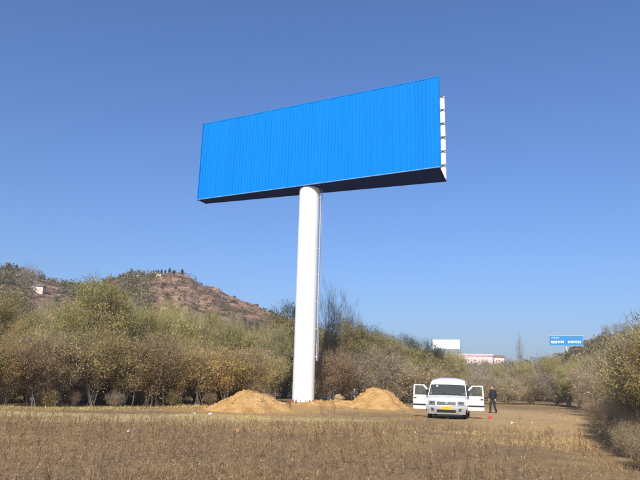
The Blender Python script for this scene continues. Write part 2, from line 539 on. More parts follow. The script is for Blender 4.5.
# ladder on the pillar's right flank
la = math.radians(-14)
ld = empty('ladder', (0, 0, 0)); ld.parent = bb
lc, ls = math.cos(la), math.sin(la)
def lp(r, e, z): return (r * lc - e * ls, r * ls + e * lc, z)
for e in (-0.2, 0.2):
    MB().tube([lp(PR + 0.17, e, 3.2), lp(PR + 0.17, e, top - 0.03)], 0.03, 6).build('rail', M['galv'], ld)
me_r = MB().tube([lp(PR + 0.17, -0.2, 0), lp(PR + 0.17, 0.2, 0)], 0.014, 5).mesh('rung', M['galv'])
for k in range(44): link_mesh('rung', me_r, ld, (0, 0, 3.4 + k * 0.3))
for k in range(7):
    for e in (-0.2, 0.2):
        MB().tube([lp(PR - 0.02, e * 0.9, 3.5 + k * 2.1), lp(PR + 0.17, e, 3.5 + k * 2.1)], 0.02, 5).build('standoff', M['galv'], ld)

# ------------------------------------------------------------------ dirt mounds and clods
def mound(name, cx, cy, rx, ry, h, seed, label, spikes=()):
    n, m_ = 44, 110
    V = []; b0 = hz(cx, cy)
    for i in range(n):
        r = i / (n - 1) * 1.04
        for k in range(m_):
            a = k * math.tau / m_
            wob = 1 + 0.10 * math.sin(2 * a + seed) + 0.07 * math.sin(5 * a + seed * 2) + 0.04 * math.sin(9 * a + seed * 3)
            x = cx + rx * r * wob * math.cos(a); y = cy + ry * r * wob * math.sin(a)
            prof = (max(0.0, 1 - r ** 2.0)) ** 1.3 * (1 - 0.04 * math.exp(-(r / 0.3) ** 2))
            for (sx, sy, sr, sh) in spikes:
                prof += sh * math.exp(-(((r * math.cos(a) - sx) ** 2 + (r * math.sin(a) - sy) ** 2) / sr ** 2))
            z = h * prof + (0.06 * h * float(fbm(x, y, 1.7, 4, int(seed))) + 0.05 * h ** 0.5 * float(fbm(x, y, 6.5, 5, int(seed) + 4)) + 0.03 * h ** 0.5 * float(fbm(x, y, 17, 4, int(seed) + 8))) * (1 - r) ** 0.4 if r < 1 else -0.06
            V.append((x - cx, y - cy, hz(x, y) - b0 + z - 0.02 * (r > 0.98)))
    V = np.array(V)
    i = np.arange(n - 1)[:, None] * m_ + np.arange(m_)[None]; j = np.arange(n - 1)[:, None] * m_ + (np.arange(m_) + 1)[None] % m_
    Fq = np.stack([i, i + m_, j + m_, j], -1).reshape(-1, 4)
    e = tag(link_mesh(name, np_mesh(name, V, [Fq], M['soil'], smooth=True), loc=(cx, cy, b0)), label, 'dirt mound', 'heaps of excavated soil by the pillar')
    rr_ = random.Random(seed); mb = MB(); T = V.reshape(n, m_, 3)
    for _ in range(420):
        i, k = int((n - 3) * rr_.random() ** 0.55), rr_.randrange(m_)
        c = T[i, k]; s_ = rr_.uniform(0.015, 0.05) * (2.0 if rr_.random() < 0.08 else 1)
        Mx = Matrix.Translation((c[0], c[1], c[2] + s_ * 0.2)) @ Euler((rr_.random() * 3, rr_.random() * 3, rr_.random() * 3)).to_matrix().to_4x4()
        mb.box((-s_, -s_ * 0.8, -s_ * 0.7), (s_ * 0.9, s_, s_ * 0.6), Mx)
    tag(mb.build('loose_lumps', M['soil'], e), kind='stuff')
    return e


mound('dirt_mound', -3.7, 36.0, 2.3, 4.8, 0.93, 1.3, 'heap of tan excavated soil left of the white pillar', [(-0.18, 0, 0.22, 0.16), (0.38, 0.1, 0.2, 0.10), (-0.45, -0.1, 0.15, -0.08)])
mound('dirt_mound', 4.35, 44.2, 2.35, 4.2, 1.2, 4.1, 'heap of tan excavated soil between the pillar and the van', [(-0.12, 0, 0.25, 0.10), (0.42, -0.1, 0.18, 0.10), (-0.5, 0.0, 0.14, -0.07)])
mound('soil_spread', 1.7, 45.5, 3.2, 4.2, 0.30, 7.2, 'low spread of loose tan soil at the foot of the pillar')


def clod_mesh(seed, mat, nu=14, nv=9):
    r = random.Random(seed); mb = MB().ball((0, 0, 0), 1, nu, nv)
    ph = [r.uniform(0, 6) for _ in range(8)]; v = []
    for x, y, z in mb.v:
        k = 1 + 0.2 * math.sin(3 * x + ph[0]) + 0.18 * math.sin(4 * y + ph[1]) * math.cos(3 * z + ph[2]) + 0.1 * math.sin(7 * z + ph[3] + 5 * x)
        v.append((x * k, y * k, z * k))
    mb.v = v
    return mb.mesh('clod', mat)


for u, v, Y, sx, sz, til, lab in ((339, 399.5, 46.0, 0.48, 0.34, 0.5, 'pale tan earth block leaning beside the pillar, nearer it'),
                                  (361.5, 400, 46.5, 0.36, 0.36, 0.6, 'pale tan earth block leaning on the right soil heap')):
    p = at_y(u, v, Y)
    o = link_mesh('earth_block', clod_mesh(int(u), M['clod']), loc=(p[0], p[1], max(0.22, p[2] - 0.05)), rot=(0.3, til * -1, 0.4))
    o.scale = (sx, sx * 0.7, sz); tag(o, lab, 'earth block')
for k in range(26):
    x = random.choice([random.uniform(-6.2, -1.2), random.uniform(1.2, 6.0)]); y = random.uniform(31.5, 41) if x < 0 else random.uniform(38, 44)
    s = random.uniform(0.04, 0.12)
    if ((x + 3.75) / 2.9) ** 2 + ((y - 36.5) / 5.6) ** 2 < 1 or ((x - 4.45) / 2.8) ** 2 + ((y - 44.2) / 4.7) ** 2 < 1: continue
    o = link_mesh('soil_clod', bpy.data.meshes.get('clod'), loc=(x, y, hz(x, y) + s * 0.3), rot=(random.random() * 3, 0, random.random() * 6)); o.scale = (s * 1.3, s, s * 0.8)
    tag(o, 'small loose clod of soil scattered near the heaps', 'soil clod', 'loose soil clods round the heaps')

# ------------------------------------------------------------------ vegetation: meshes
def tubes_np(paths, n=4):
    """paths: list of (points (k,3), radii (k,)) -> V, F"""
    Vs, Fs, b = [], [], 0
    ang = np.arange(n) * 2 * math.pi / n
    for P, Rr in paths:
        P = np.asarray(P, float); k = len(P)
        T = np.gradient(P, axis=0); T /= np.linalg.norm(T, axis=1, keepdims=True) + 1e-9
        ref = np.where(np.abs(T[:, 2:3]) < 0.9, np.array([[0, 0, 1.0]]), np.array([[1.0, 0, 0]]))
        A = np.cross(T, ref); A /= np.linalg.norm(A, axis=1, keepdims=True) + 1e-9
        B = np.cross(T, A)
        ring = P[:, None] + (A[:, None] * np.cos(ang)[None, :, None] + B[:, None] * np.sin(ang)[None, :, None]) * np.asarray(Rr)[:, None, None]
        Vs.append(ring.reshape(-1, 3))
        i = np.arange(k - 1)[:, None] * n + np.arange(n)[None]; j = np.arange(k - 1)[:, None] * n + ((np.arange(n) + 1) % n)[None]
        Fs.append(np.stack([i, j, j + n, i + n], -1).reshape(-1, 4) + b); b += k * n
    return np.concatenate(Vs), np.concatenate(Fs)


def quads_np(C, size, g, asp=0.6, up=None):
    """leaf quads at centres C"""
    n = len(C)
    a = g.normal(size=(n, 3)); a /= np.linalg.norm(a, axis=1, keepdims=True)
    c = g.normal(size=(n, 3)); b = np.cross(a, c); b /= np.linalg.norm(b, axis=1, keepdims=True) + 1e-9
    s = (size * g.uniform(0.6, 1.35, n))[:, None]
    V = np.stack([C - a * s, C + b * s * asp * 0.8 - a * s * 0.1, C + a * s, C - b * s * asp * 0.8 - a * s * 0.1], 1).reshape(-1, 3)
    return V, np.arange(4 * n).reshape(-1, 4)


def palette(g, n, cols, wts, jit=0.13):
    cols = np.array(cols); k = g.choice(len(cols), n, p=np.array(wts) / sum(wts))
    return np.clip(cols[k] * (1 + g.normal(size=(n, 1)) * jit) * (1 + g.normal(size=(n, 3)) * 0.05), 0.005, 0.9)


def bez(a, b, c, k):
    t = np.linspace(0, 1, k)[:, None]
    return (1 - t) ** 2 * a + 2 * t * (1 - t) * b + t * t * c


def plant(seed, h, w, stems, crown_lo, tips, per_tip, leaf, cols, wts, twigs=0, twig_len=0.45, lean=0.35, spread=0.28,
          shape='round', stem_r=0.05, bark='bark', twig_col=(0.32, 0.245, 0.155), upright=0.0, clump_var=0.3, asp=0.6):
    """a woody plant: stems, limbs running to each clump, leaves and twigs in clumps with gaps between. returns (wood mesh, crown mesh)"""
    g = np.random.default_rng(seed)
    paths = []; stempts = []
    for i in range(stems):
        a = g.uniform(0, 6.28); rad = w * lean * g.uniform(0.3, 1.0) * (0 if stems == 1 else 1)
        bs = 0.24 if shape == 'vase' else 0.12
        base = np.array([g.normal() * bs * (stems > 1), g.normal() * bs * (stems > 1), -0.15])
        topz = h * g.uniform(0.7, 0.95)
        tip = np.array([rad * math.cos(a), rad * math.sin(a), topz])
        mid = np.array([tip[0] * 0.35 + g.normal() * 0.12, tip[1] * 0.35 + g.normal() * 0.12, topz * 0.5])
        P = bez(base, mid, tip, 9) + np.concatenate([np.zeros((1, 3)), g.normal(size=(8, 3)) * 0.03 * h / 4])
        r0 = stem_r * g.uniform(0.7, 1.2)
        paths.append((P, r0 * np.linspace(1, 0.2, 9)))
        stempts.append(P)
    allp = np.concatenate(stempts)
    # clump centres in the crown's volume
    T = []
    lumps = g.normal(size=(7, 3)); lumps /= np.linalg.norm(lumps, axis=1, keepdims=True)
    while len(T) < tips:
        q = g.normal(size=3); q /= np.linalg.norm(q); q *= g.uniform(0.25, 1) ** 0.45
        q *= 0.82 + 0.28 * max(0.0, (lumps @ q).max()) ** 2
        z = (q[2] + 1) / 2
        if shape == 'vase': f = 0.45 + 0.6 * z
        elif shape == 'cone': f = 1.05 - 0.9 * z
        elif shape == 'column': f = 0.8 - 0.35 * z
        else: f = 1.0
        T.append([q[0] * w / 2 * f, q[1] * w / 2 * f, crown_lo + z * (h - crown_lo)])
    T = np.array(T)
    for t in T:
        dd = np.linalg.norm((allp - t) * np.array([1, 1, 0.7]), axis=1) + 3.0 * (allp[:, 2] > t[2] - 0.15 * h)
        s = allp[np.argmin(dd)]
        m_ = (s + t) / 2 + np.array([g.normal() * 0.1, g.normal() * 0.1, 0.08 * h * (0.3 - upright)])
        paths.append((bez(s, m_, t, 4), stem_r * np.array([0.42, 0.3, 0.2, 0.08])))
    wv, wf = tubes_np(paths, 4)
    wood = np_mesh('wood', wv, [wf], M[bark], smooth=True)
    Vs, Fs, Cs, b = [], [], [], 0
    if per_tip:
        sp = spread * g.uniform(0.6, 1.3, tips)
        C = (T[:, None] + g.normal(size=(tips, per_tip, 3)) * sp[:, None, None] * np.array([1, 1, 0.8])).reshape(-1, 3)
        C[:, 2] = np.maximum(C[:, 2], 0.1)
        v, f = quads_np(C, leaf, g, asp); Vs.append(v); Fs.append(f); b += len(v)
        cl = np.repeat(1 + g.normal(size=(tips, 1)) * clump_var * 0.5, per_tip, 0).clip(0.5, 1.6)
        k = palette(g, tips, cols, wts, 0.1)
        Cs.append(0.65 * np.repeat(k, per_tip, 0) * cl + 0.35 * palette(g, len(C), cols, wts))
    tw = []
    if twigs:
        n = tips * twigs
        o = np.repeat(T, twigs, 0) + g.normal(size=(n, 3)) * spread * 0.7
        d = g.normal(size=(n, 3)) + np.array([0, 0, 0.6 + 2.2 * upright]) + 0.8 * (o - np.array([0, 0, h * 0.4])) / h
        d /= np.linalg.norm(d, axis=1, keepdims=True)
        L = twig_len * g.uniform(0.5, 1.4, n)[:, None]
        sd = np.cross(d, g.normal(size=(n, 3))); sd /= np.linalg.norm(sd, axis=1, keepdims=True) + 1e-9
        wd = 0.009 * (h / 4) ** 0.5 * (1 if per_tip else 0.6)
        bend = g.normal(size=(n, 3)) * 0.12 * L
        v = np.stack([o - sd * wd, o + sd * wd, o + d * L * 0.5 + bend + sd * wd * 0.6, o + d * L * 0.5 + bend - sd * wd * 0.6, o + d * L], 1).reshape(-1, 3)
        q = np.arange(n)[:, None] * 5 + b
        Vs.append(v)
        tw = [np.concatenate([q, q + 1, q + 2, q + 3], 1), np.concatenate([q + 3, q + 2, q + 4], 1)]
        tc = np.array(twig_col) * (1 + g.normal(size=(n, 1)) * 0.25).clip(0.4, 1.8)
    Fl = Fs + tw
    cc = Cs + ([tc, tc] if twigs else [])
    crown = np_mesh('crown', np.concatenate(Vs), Fl, M['leaf'], np.concatenate(cc))
    return wood, crown, h


OCH, TAN, OLV, DOL, BRN, RED, YEL, GRY = (0.64, 0.475, 0.19), (0.65, 0.50, 0.27), (0.465, 0.42, 0.158), (0.28, 0.27, 0.105), (0.49, 0.34, 0.17), (0.56, 0.35, 0.20), (0.66, 0.54, 0.22), (0.49, 0.41, 0.25)
P = {}
P['hedge'] = [plant(101 + k, 3.7, 3.6, 9, 0.75, 150, 58, 0.040, [OCH, TAN, OLV, BRN, DOL], [1.6, 2.4, 5, 2.0, 1.5], twigs=12, twig_len=0.5, lean=0.46, spread=0.21, shape='vase', stem_r=0.032) for k in range(4)]
P['yellow'] = [plant(121 + k, 3.4, 3.4, 8, 0.75, 160, 72, 0.040, [OCH, BRN, OLV, TAN], [1.8, 1.0, 3.6, 3.0], twigs=6, lean=0.46, spread=0.22, shape='vase', stem_r=0.03) for k in range(2)]
P['red'] = [plant(131 + k, 3.2, 3.2, 9, 0.6, 130, 36, 0.038, [RED, BRN, TAN, OLV], [3, 3, 2, 1], twigs=22, twig_len=0.55, lean=0.42, spread=0.22, shape='vase', stem_r=0.035, twig_col=(0.36, 0.27, 0.19)) for k in range(2)]
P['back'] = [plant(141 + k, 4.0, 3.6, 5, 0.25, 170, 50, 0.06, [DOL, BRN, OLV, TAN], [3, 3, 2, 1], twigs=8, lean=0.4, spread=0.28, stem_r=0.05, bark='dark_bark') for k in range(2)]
P['olive'] = [plant(151 + k, 7.4, 5.4, 4, 0.9, 420, 95, 0.052, [OLV, DOL, OCH, YEL, TAN], [5, 2.0, 1.4, 0.4, 1.2], twigs=7, twig_len=0.7, lean=0.3, spread=0.30, stem_r=0.09) for k in range(2)]
P['willow'] = [plant(161 + k, 7.5, 5.0, 6, 1.0, 260, 14, 0.11, [(0.46, 0.42, 0.16), (0.40, 0.38, 0.15), GRY, OLV], [3, 3, 1.4, 1], twigs=22, twig_len=1.0, lean=0.4, spread=0.30, stem_r=0.07, upright=0.9, twig_col=(0.47, 0.41, 0.20), shape='vase') for k in range(2)]
P['dark'] = [plant(171 + k, 8.0, 6.0, 4, 0.5, 380, 85, 0.062, [DOL, (0.28, 0.245, 0.11), BRN, OLV], [3, 3, 1.2, 2], twigs=8, twig_len=0.8, lean=0.3, spread=0.34, stem_r=0.10, bark='dark_bark') for k in range(2)]
P['bare'] = [plant(181 + k, 10.0, 4.2, 3, 2.0, 90, 0, 0.1, [GRY], [1], twigs=11, twig_len=1.3, lean=0.22, spread=0.25, stem_r=0.06, upright=1.0, twig_col=(0.42, 0.37, 0.30), shape='round') for k in range(2)]
P['greybush'] = [plant(191 + k, 3.2, 3.6, 8, 0.15, 120, 12, 0.075, [GRY, BRN, TAN, OLV], [3, 2, 2, 1.5], twigs=26, twig_len=0.7, lean=0.45, spread=0.26, stem_r=0.03, twig_col=(0.44, 0.36, 0.26)) for k in range(2)]
P['near'] = [plant(201 + k, 3.3, 3.2, 9, 0.75, 250, 60, 0.030, [OCH, YEL, OLV, DOL, TAN, RED], [2.2, 1.2, 4.0, 1.4, 2.0, 0.6], twigs=9, twig_len=0.42, lean=0.42, spread=0.16, shape='vase', stem_r=0.028, twig_col=(0.29, 0.24, 0.19)) for k in range(2)]
P['nearlow'] = [plant(211 + k, 1.5, 2.4, 12, 0.05, 150, 26, 0.028, [OCH, BRN, TAN, OLV], [1.4, 2.4, 2, 2.2], twigs=16, twig_len=0.42, lean=0.5, spread=0.14, stem_r=0.012, twig_col=(0.36, 0.275, 0.185)) for k in range(2)]
P['weed'] = [plant(231 + k, 1.0, 0.55, 4, 0.25, 16, 1, 0.02, [BRN], [1], twigs=4, twig_len=0.28, lean=0.35, spread=0.05, stem_r=0.010, bark='dark_bark', twig_col=(0.16, 0.12, 0.09)) for k in range(2)]
P['conifer'] = [plant(221, 5.0, 2.6, 1, 0.4, 120, 22, 0.16, [(0.04, 0.055, 0.03), (0.06, 0.075, 0.035)], [1, 1], shape='cone', spread=0.2, stem_r=0.09, bark='dark_bark')]
_used = {}


def put(kind, x, y, top_z=None, scale=None, sx=1.0, name='shrub', label='', cat='shrub', group=None, z=None):
    wood, crown, h = P[kind][_used.get(kind, 0) % len(P[kind])]
    _used[kind] = _used.get(kind, 0) + 1
    z0 = hz(x, y) if z is None else z
    s = scale if scale else max(0.25, (top_z - z0) / h)
    e = empty(name, (x, y, z0), random.uniform(0, 6.28))
    e.scale = (s * sx, s * sx, s)
    tag(e, label, cat, group)
    link_mesh('trunk', wood, e); link_mesh('crown', crown, e)
    return e


def put_px(kind, u, vtop, Y, sx=1.0, **kw):
    """stands on the ground at depth Y; its height from where its top shows"""
    p = at_y(u, vtop, Y)
    return put(kind, p[0], p[1], top_z=p[2], sx=sx, **kw)


ORD = ['first', 'second', 'third', 'fourth', 'fifth', 'sixth', 'seventh', 'eighth', 'ninth', 'tenth', 'eleventh', 'twelfth', 'thirteenth', 'fourteenth', 'fifteenth', 'sixteenth', 'seventeenth', 'eighteenth', 'nineteenth', 'twentieth', 'twenty-first', 'twenty-second']
# front hedge, left of the pillar
front = [(-22, 345, 'hedge'), (10, 338, 'hedge'), (40, 342, 'red'), (66, 338, 'hedge'), (98, 330, 'hedge'), (130, 338, 'hedge'), (156, 342, 'red'),
         (180, 345, 'hedge'), (204, 348, 'yellow'), (228, 350, 'yellow'), (252, 352, 'hedge'), (270, 356, 'yellow')]
fn = {'hedge': 'tan and olive leaved', 'red': 'rusty brown half bare', 'yellow': 'golden ochre leaved'}
for i, (u, vt, kd) in enumerate(front):
    Yb = 29.5 + 11.5 * max(0, (u + 20)) / 295 + random.uniform(-0.4, 0.4) + (8 if u > 260 else 0)
    put_px(kd, u, vt - 3, Yb, sx=1.0, name='hedge_shrub', label='%s shrub with grey forked stems, %s from left in front hedge' % (fn[kd], ORD[i]), group='front row of the hedge left of the pillar')
for i in range(26):
    u = -45 + (i % 14) * 22 + (i // 14) * 11 + random.uniform(-5, 5)
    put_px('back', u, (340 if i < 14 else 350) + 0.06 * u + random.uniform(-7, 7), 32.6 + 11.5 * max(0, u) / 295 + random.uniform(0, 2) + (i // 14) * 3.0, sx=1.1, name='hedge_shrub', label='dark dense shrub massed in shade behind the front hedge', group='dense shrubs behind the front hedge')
for i in range(6):
    u = -5 + i * 44 + random.uniform(-12, 12)
    put_px(['greybush', 'back', 'red'][i % 3], u, 396 + random.uniform(-6, 4), 29.3 + 11 * max(0, u + 20) / 295 + random.uniform(0.1, 0.9), sx=random.uniform(1.0, 1.4), name='low_shrub', label='low scrubby bush at the foot of the front hedge, %s from the left' % ORD[i], group='low scrub along the hedge foot')
# trees behind the hedge, left
for u, vt, Y, kd, sx, lab in (
        (106, 279, 38, 'olive', 0.9, 'tall olive green tree rising above the hedge at left'),
        (72, 300, 41, 'olive', 0.9, 'rounded olive tree left of the tall olive tree'),
        (138, 306, 42, 'olive', 0.85, 'ochre tinged olive tree right of the tall olive tree'),
        (40, 312, 44, 'olive', 0.9, 'low olive tree near the left edge behind the hedge'),
        (4, 292, 50, 'olive', 0.9, 'olive green tree at the left edge below the ridge'),
        (-30, 282, 52, 'dark', 0.9, 'dark green tree cut by the left edge')):
    put_px(kd, u, vt, Y, sx, name='broadleaf_tree', label=lab, cat='tree')
for i, (u, vt, Y) in enumerate(((20, 303, 58), (52, 304, 62), (88, 303, 64), (122, 300, 60), (150, 302, 58), (172, 303, 66), (192, 306, 60), (210, 311, 68), (228, 314, 60), (244, 318, 66), (262, 322, 60), (276, 326, 56))):
    put_px('willow', u, vt + 5, Y, 0.95, name='willow_thicket_tree', label='pale feathery bare-twigged willow behind the hedge, %s from the left' % ORD[i], cat='tree', group='pale willows below the hillside')
# trees round the pillar and right of it
for u, vt, Y, kd, sx, nm, lab in (
        (287, 305, 62, 'dark', 0.75, 'broadleaf_tree', 'dark green tree just left of the white pillar'),
        (318, 322, 60, 'dark', 0.7, 'broadleaf_tree', 'dark green tree directly behind the white pillar'),
        (346, 319, 58, 'dark', 0.85, 'broadleaf_tree', 'dark grey-green tree right of the pillar'),
        (365, 323, 60, 'dark', 0.8, 'broadleaf_tree', 'olive brown tree behind the right soil heap'),
        (330, 288, 65, 'bare', 0.7, 'bare_tree', 'tall pale leafless tree just right of the pillar'),
        (341, 297, 66, 'bare', 0.7, 'bare_tree', 'second pale leafless tree right of the pillar'),
        (352, 308, 66, 'bare', 0.7, 'bare_tree', 'third and lowest pale leafless tree right of the pillar'),
        (331, 352, 50.5, 'red', 0.95, 'bare_shrub', 'reddish leafless bush beside the foot of the pillar'),
        (345, 362, 52, 'red', 0.9, 'bare_shrub', 'brown leafless bush between the pillar and right heap'),
        (383, 331, 58, 'olive', 0.9, 'broadleaf_tree', 'olive tree behind the right heap, next to the dark tree'),
        (403, 336, 60, 'olive', 0.9, 'broadleaf_tree', 'olive tree behind and left of the van'),
        (424, 342, 60, 'willow', 1.1, 'broadleaf_tree', 'pale green tree below the white far billboard'),
        (519, 334, 150, 'bare', 0.42, 'bare_tree', 'slim leafless poplar alone on the skyline left of blue sign')):
    put_px(kd, u, vt, Y, sx, name=nm, label=lab, cat='tree' if 'tree' in nm else 'shrub')
for i, (u, vt, Y, kd) in enumerate(sorted(((372, 352, 54, 'greybush'), (392, 358, 55, 'greybush'), (408, 364, 56, 'willow'), (428, 366, 57, 'greybush'), (447, 358, 62, 'willow'), (462, 367, 66, 'greybush'),
                                    (480, 366, 74, 'greybush'), (476, 374, 60, 'greybush'), (498, 366, 70, 'willow'), (512, 362, 84, 'greybush'), (524, 361, 76, 'willow'), (540, 360, 80, 'greybush'), (552, 357, 76, 'willow'),
                                    (505, 377, 60, 'greybush'), (530, 374, 62, 'greybush'), (556, 372, 60, 'greybush'), (437, 348, 61, 'olive'), (454, 352, 63, 'willow'), (415, 352, 68, 'greybush'), (470, 360, 90, 'greybush'), (488, 361, 92, 'willow')))):
    put_px(kd, u, vt, Y, 1.25 if kd == 'greybush' else 1.0, name='thicket_shrub', label='hazy grey-brown bush in the thicket across the far field, %s from the left' % ORD[i], group='thicket at the far end of the field')
for u, vt, Y, sx, lab in ((566, 364, 58, 1.1, 'tall grey twiggy tree beneath the blue far sign'), (578, 360, 54, 1.0, 'grey twiggy tree right of the blue far sign'), (592, 353, 48, 0.9, 'grey twiggy tree behind the big right-hand bush')):
    put_px('willow', u, vt, Y, sx, name='bare_tree', label=lab, cat='tree')
# right-hand hedge running towards the viewer
rl = [(8.6, 14.8, 316, 'near'), (9.6, 17.6, 322, 'near'), (10.9, 20.6, 331, 'near'), (12.1, 23.8, 346, 'near'), (13.8, 27.5, 366, 'hedge'), (15.4, 31.5, 366, 'hedge'), (17.6, 36.5, 364, 'greybush'), (20.0, 42, 362, 'greybush'), (22.0, 48, 360, 'greybush')]
for i, (x, y, vt, kd) in enumerate(rl):
    u = 320 + 617 * x / y
    tz = at_y(min(u, 700), vt, y)[2]
    put(kd, x, y, top_z=tz, sx=0.85 if kd == 'near' else 1, name='hedge_shrub', label='ochre and olive bush in right-hand hedge, %s from the viewer' % ORD[i] if i < 6 else 'grey twiggy bush in right-hand hedge, %s from the viewer' % ORD[i], group='hedge along the right edge of the field')
for i in range(4):
    x, y = 11.3 + i * 1.3, 15.5 + i * 4
    put('near', x, y, scale=1.1 + 0.05 * i, name='hedge_shrub', label='leafy bush at the back of the right-hand hedge, %s from the viewer' % ORD[i], group='back row of the right-hand hedge')
for i in range(16):
    y = 12.1 + i * 1.35 + random.uniform(-0.4, 0.4)
    x = 7.0 + (y - 13) * 0.40 + random.uniform(-0.15, 0.35)
    put('nearlow', x, y, scale=random.uniform(0.4, 0.75), sx=random.uniform(0.8, 1.2), name='bare_shrub', label='low tangle of bare twigs edging the right-hand hedge, %s from the viewer' % ORD[i], group='bare twigs along the right-hand hedge')

# hill scrub: one far-off mass
def scrub():
    g = np.random.default_rng(77)
    Cs, cols, sz = [], [], []
    K = 6500; n = 0
    while n < K:
        az = math.radians(g.uniform(-42, 42)); r = math.exp(g.uniform(math.log(84), math.log(262)))
        x, y = r * math.sin(az), r * math.cos(az)
        u = 320 + 617 * math.tan(az)
        t = (r - 85) / (RIDGE - 85)
        if 135 < u < 300 and t > 0.5 and g.random() < 0.1: continue
        if 300 < u < 570 and t > 0.75 and g.random() < 0.7: continue
        if abs(u - 37) < 14 and 0.45 < t < 0.9: continue
        n += 1
        bare = 150 < u < 300 and t > 0.45
        h = g.uniform(1.0, 2.6) * ((0.42 if t < 0.8 or u > 215 else 0.7) if bare else 1.25) * (1 if u < 570 else 0.8); w = h * g.uniform(0.6, 1.1)
        m = 26 if bare else 58
        q = g.normal(size=(m, 3)); q /= np.linalg.norm(q, axis=1, keepdims=True); q *= g.uniform(0.3, 1, (m, 1)) ** 0.5
        c = np.array([x, y, hz(x, y) + h * 0.45]) + q * np.array([w, w, h * 0.75])
        base = [np.array(OLV) * 0.8, np.array(DOL), np.array(BRN), np.array(GRY), np.array(TAN) * 0.7, np.array([0.20, 0.17, 0.07])][g.choice(6, p=[.25, .14, .2, .16, .1, .15])]
        if bare: base = [np.array(BRN) * 0.7, np.array([0.13, 0.085, 0.06]), np.array(GRY) * 0.6, np.array(OLV) * 0.55][g.choice(4)]
        base = base * (0.72 if bare else 0.5)
        Cs.append(c); cols.append(base * (1 + g.normal(size=(m, 1)) * 0.22)); sz.append(np.full(m, (0.24 + 0.0007 * r) * (0.75 if bare else 1)))
    C = np.concatenate(Cs)
    v, f = quads_np(C, np.concatenate(sz), g, 0.7)
    return np_mesh('hill_scrub', v, [f], M['grass'], np.clip(np.concatenate(cols), 0.01, 0.6))


tag(link_mesh('hill_scrub', scrub()), 'far scrub and small trees covering the hillsides', 'scrub', kind='stuff')
for i in range(17):
    u = [121, 128, 141, 149, 152, 156, 159, 163, 167, 172, 180, 62, 70, 77, 84, 12, 4][i]
    p = hit(u, 279, 150) if u > 100 else None
    d = ray(u, 300); d = d / math.hypot(d[0], d[1]); r = RIDGE - 3 + random.uniform(-4, 3)
    x, y = d[0] * r, d[1] * r
    far = 'on the hilltop above the red slope' if u > 100 else 'on the ridge at far left'
    put('conifer', x, y, scale=random.uniform(0.3, 0.55), sx=1.3, name='conifer_tree', label='tiny dark conifer ' + far, cat='tree', group='conifers ' + far)
put('bare', *(lambda d: (d[0] * 190, d[1] * 190))(ray(27, 290) / math.hypot(*ray(27, 290)[:2])), scale=0.95, sx=1.6, name='bare_tree', label='spreading leafless reddish tree on the ridge above the hillside hut', cat='tree')

for i, u in enumerate((606, 617, 626, 636, 650)):
    d = ray(u, 335); d = d / math.hypot(d[0], d[1])
    put('bare', d[0] * 236, d[1] * 236, scale=0.5 + 0.06 * (i % 3), sx=1.9, name='bare_tree', label='grey leafless tree on top of the right hill, %s from the left' % ORD[i], cat='tree', group='leafless trees on the right hilltop')

# ------------------------------------------------------------------ grass and weeds
def in_soil(x, y, k=1.0):
    a = ((x + 3.5) / (3.4 * k)) ** 2 + ((y - 36.3) / (5.6 * k)) ** 2 < 1
    b = ((x - 3.0) / (4.4 * k)) ** 2 + ((y - 44) / (5.0 * k)) ** 2 < 1
    return a | b


def blades(n, y0, y1, hmin, hmax, wid, seed, cov, seg=2, lod=0.62, pw=2.0):
    g = np.random.default_rng(seed)
    y = (y0 ** pw + (y1 ** pw - y0 ** pw) * g.random(n)) ** (1 / pw)
    x = (g.random(n) * 2 - 1) * (lod * y + 3)
    cl = fbm(x, y, 1.1, 5, 3); cl2 = fbm(x, y, 0.28, 4, 9)
    keep = g.random(n) < cov(x, y, cl, cl2)
    keep &= ~in_soil(x, y) | (g.random(n) < 0.03)
    x, y, cl, cl2 = x[keep], y[keep], cl[keep], cl2[keep]; n = len(x)
    tall = 1 + 2.2 * np.exp(-((y - (29.0 + 11.5 * np.clip((x + 14) / 9, 0, 1))) / 1.1) ** 2) * (x < -4.5)      # uncut strip along the hedge foot
    h = tall * np.interp(y, [17, 33, 60], [1, 0.4, 0.4] if y0 < 20 else [1, 1, 1]) * g.uniform(hmin, hmax, n) * (1 + 0.35 * np.clip(cl, -1, 1.5)) * g.uniform(0.6, 1.2, n)
    B = np.stack([x, y, H(x, y) - 0.01], 1)
    a = g.uniform(0, 6.28, n); ln = np.abs(g.normal(size=n)) * 1.5
    D = np.stack([np.cos(a) * ln, np.sin(a) * ln, np.ones(n)], 1) * h[:, None]
    sa = g.uniform(0, 6.28, n); S = np.stack([np.cos(sa), np.sin(sa), np.zeros(n)], 1) * (wid * g.uniform(0.6, 1.4, n))[:, None]
    mid = B + D * np.array([0.4, 0.4, 0.62]); tip = B + D
    V = np.stack([B - S, B + S, mid + S * 0.7, mid - S * 0.7, tip], 1).reshape(-1, 3)
    q = np.arange(n)[:, None] * 5
    return V, [np.concatenate([q, q + 1, q + 2, q + 3], 1), np.concatenate([q + 3, q + 2, q + 4], 1)], x, y, cl, cl2, g


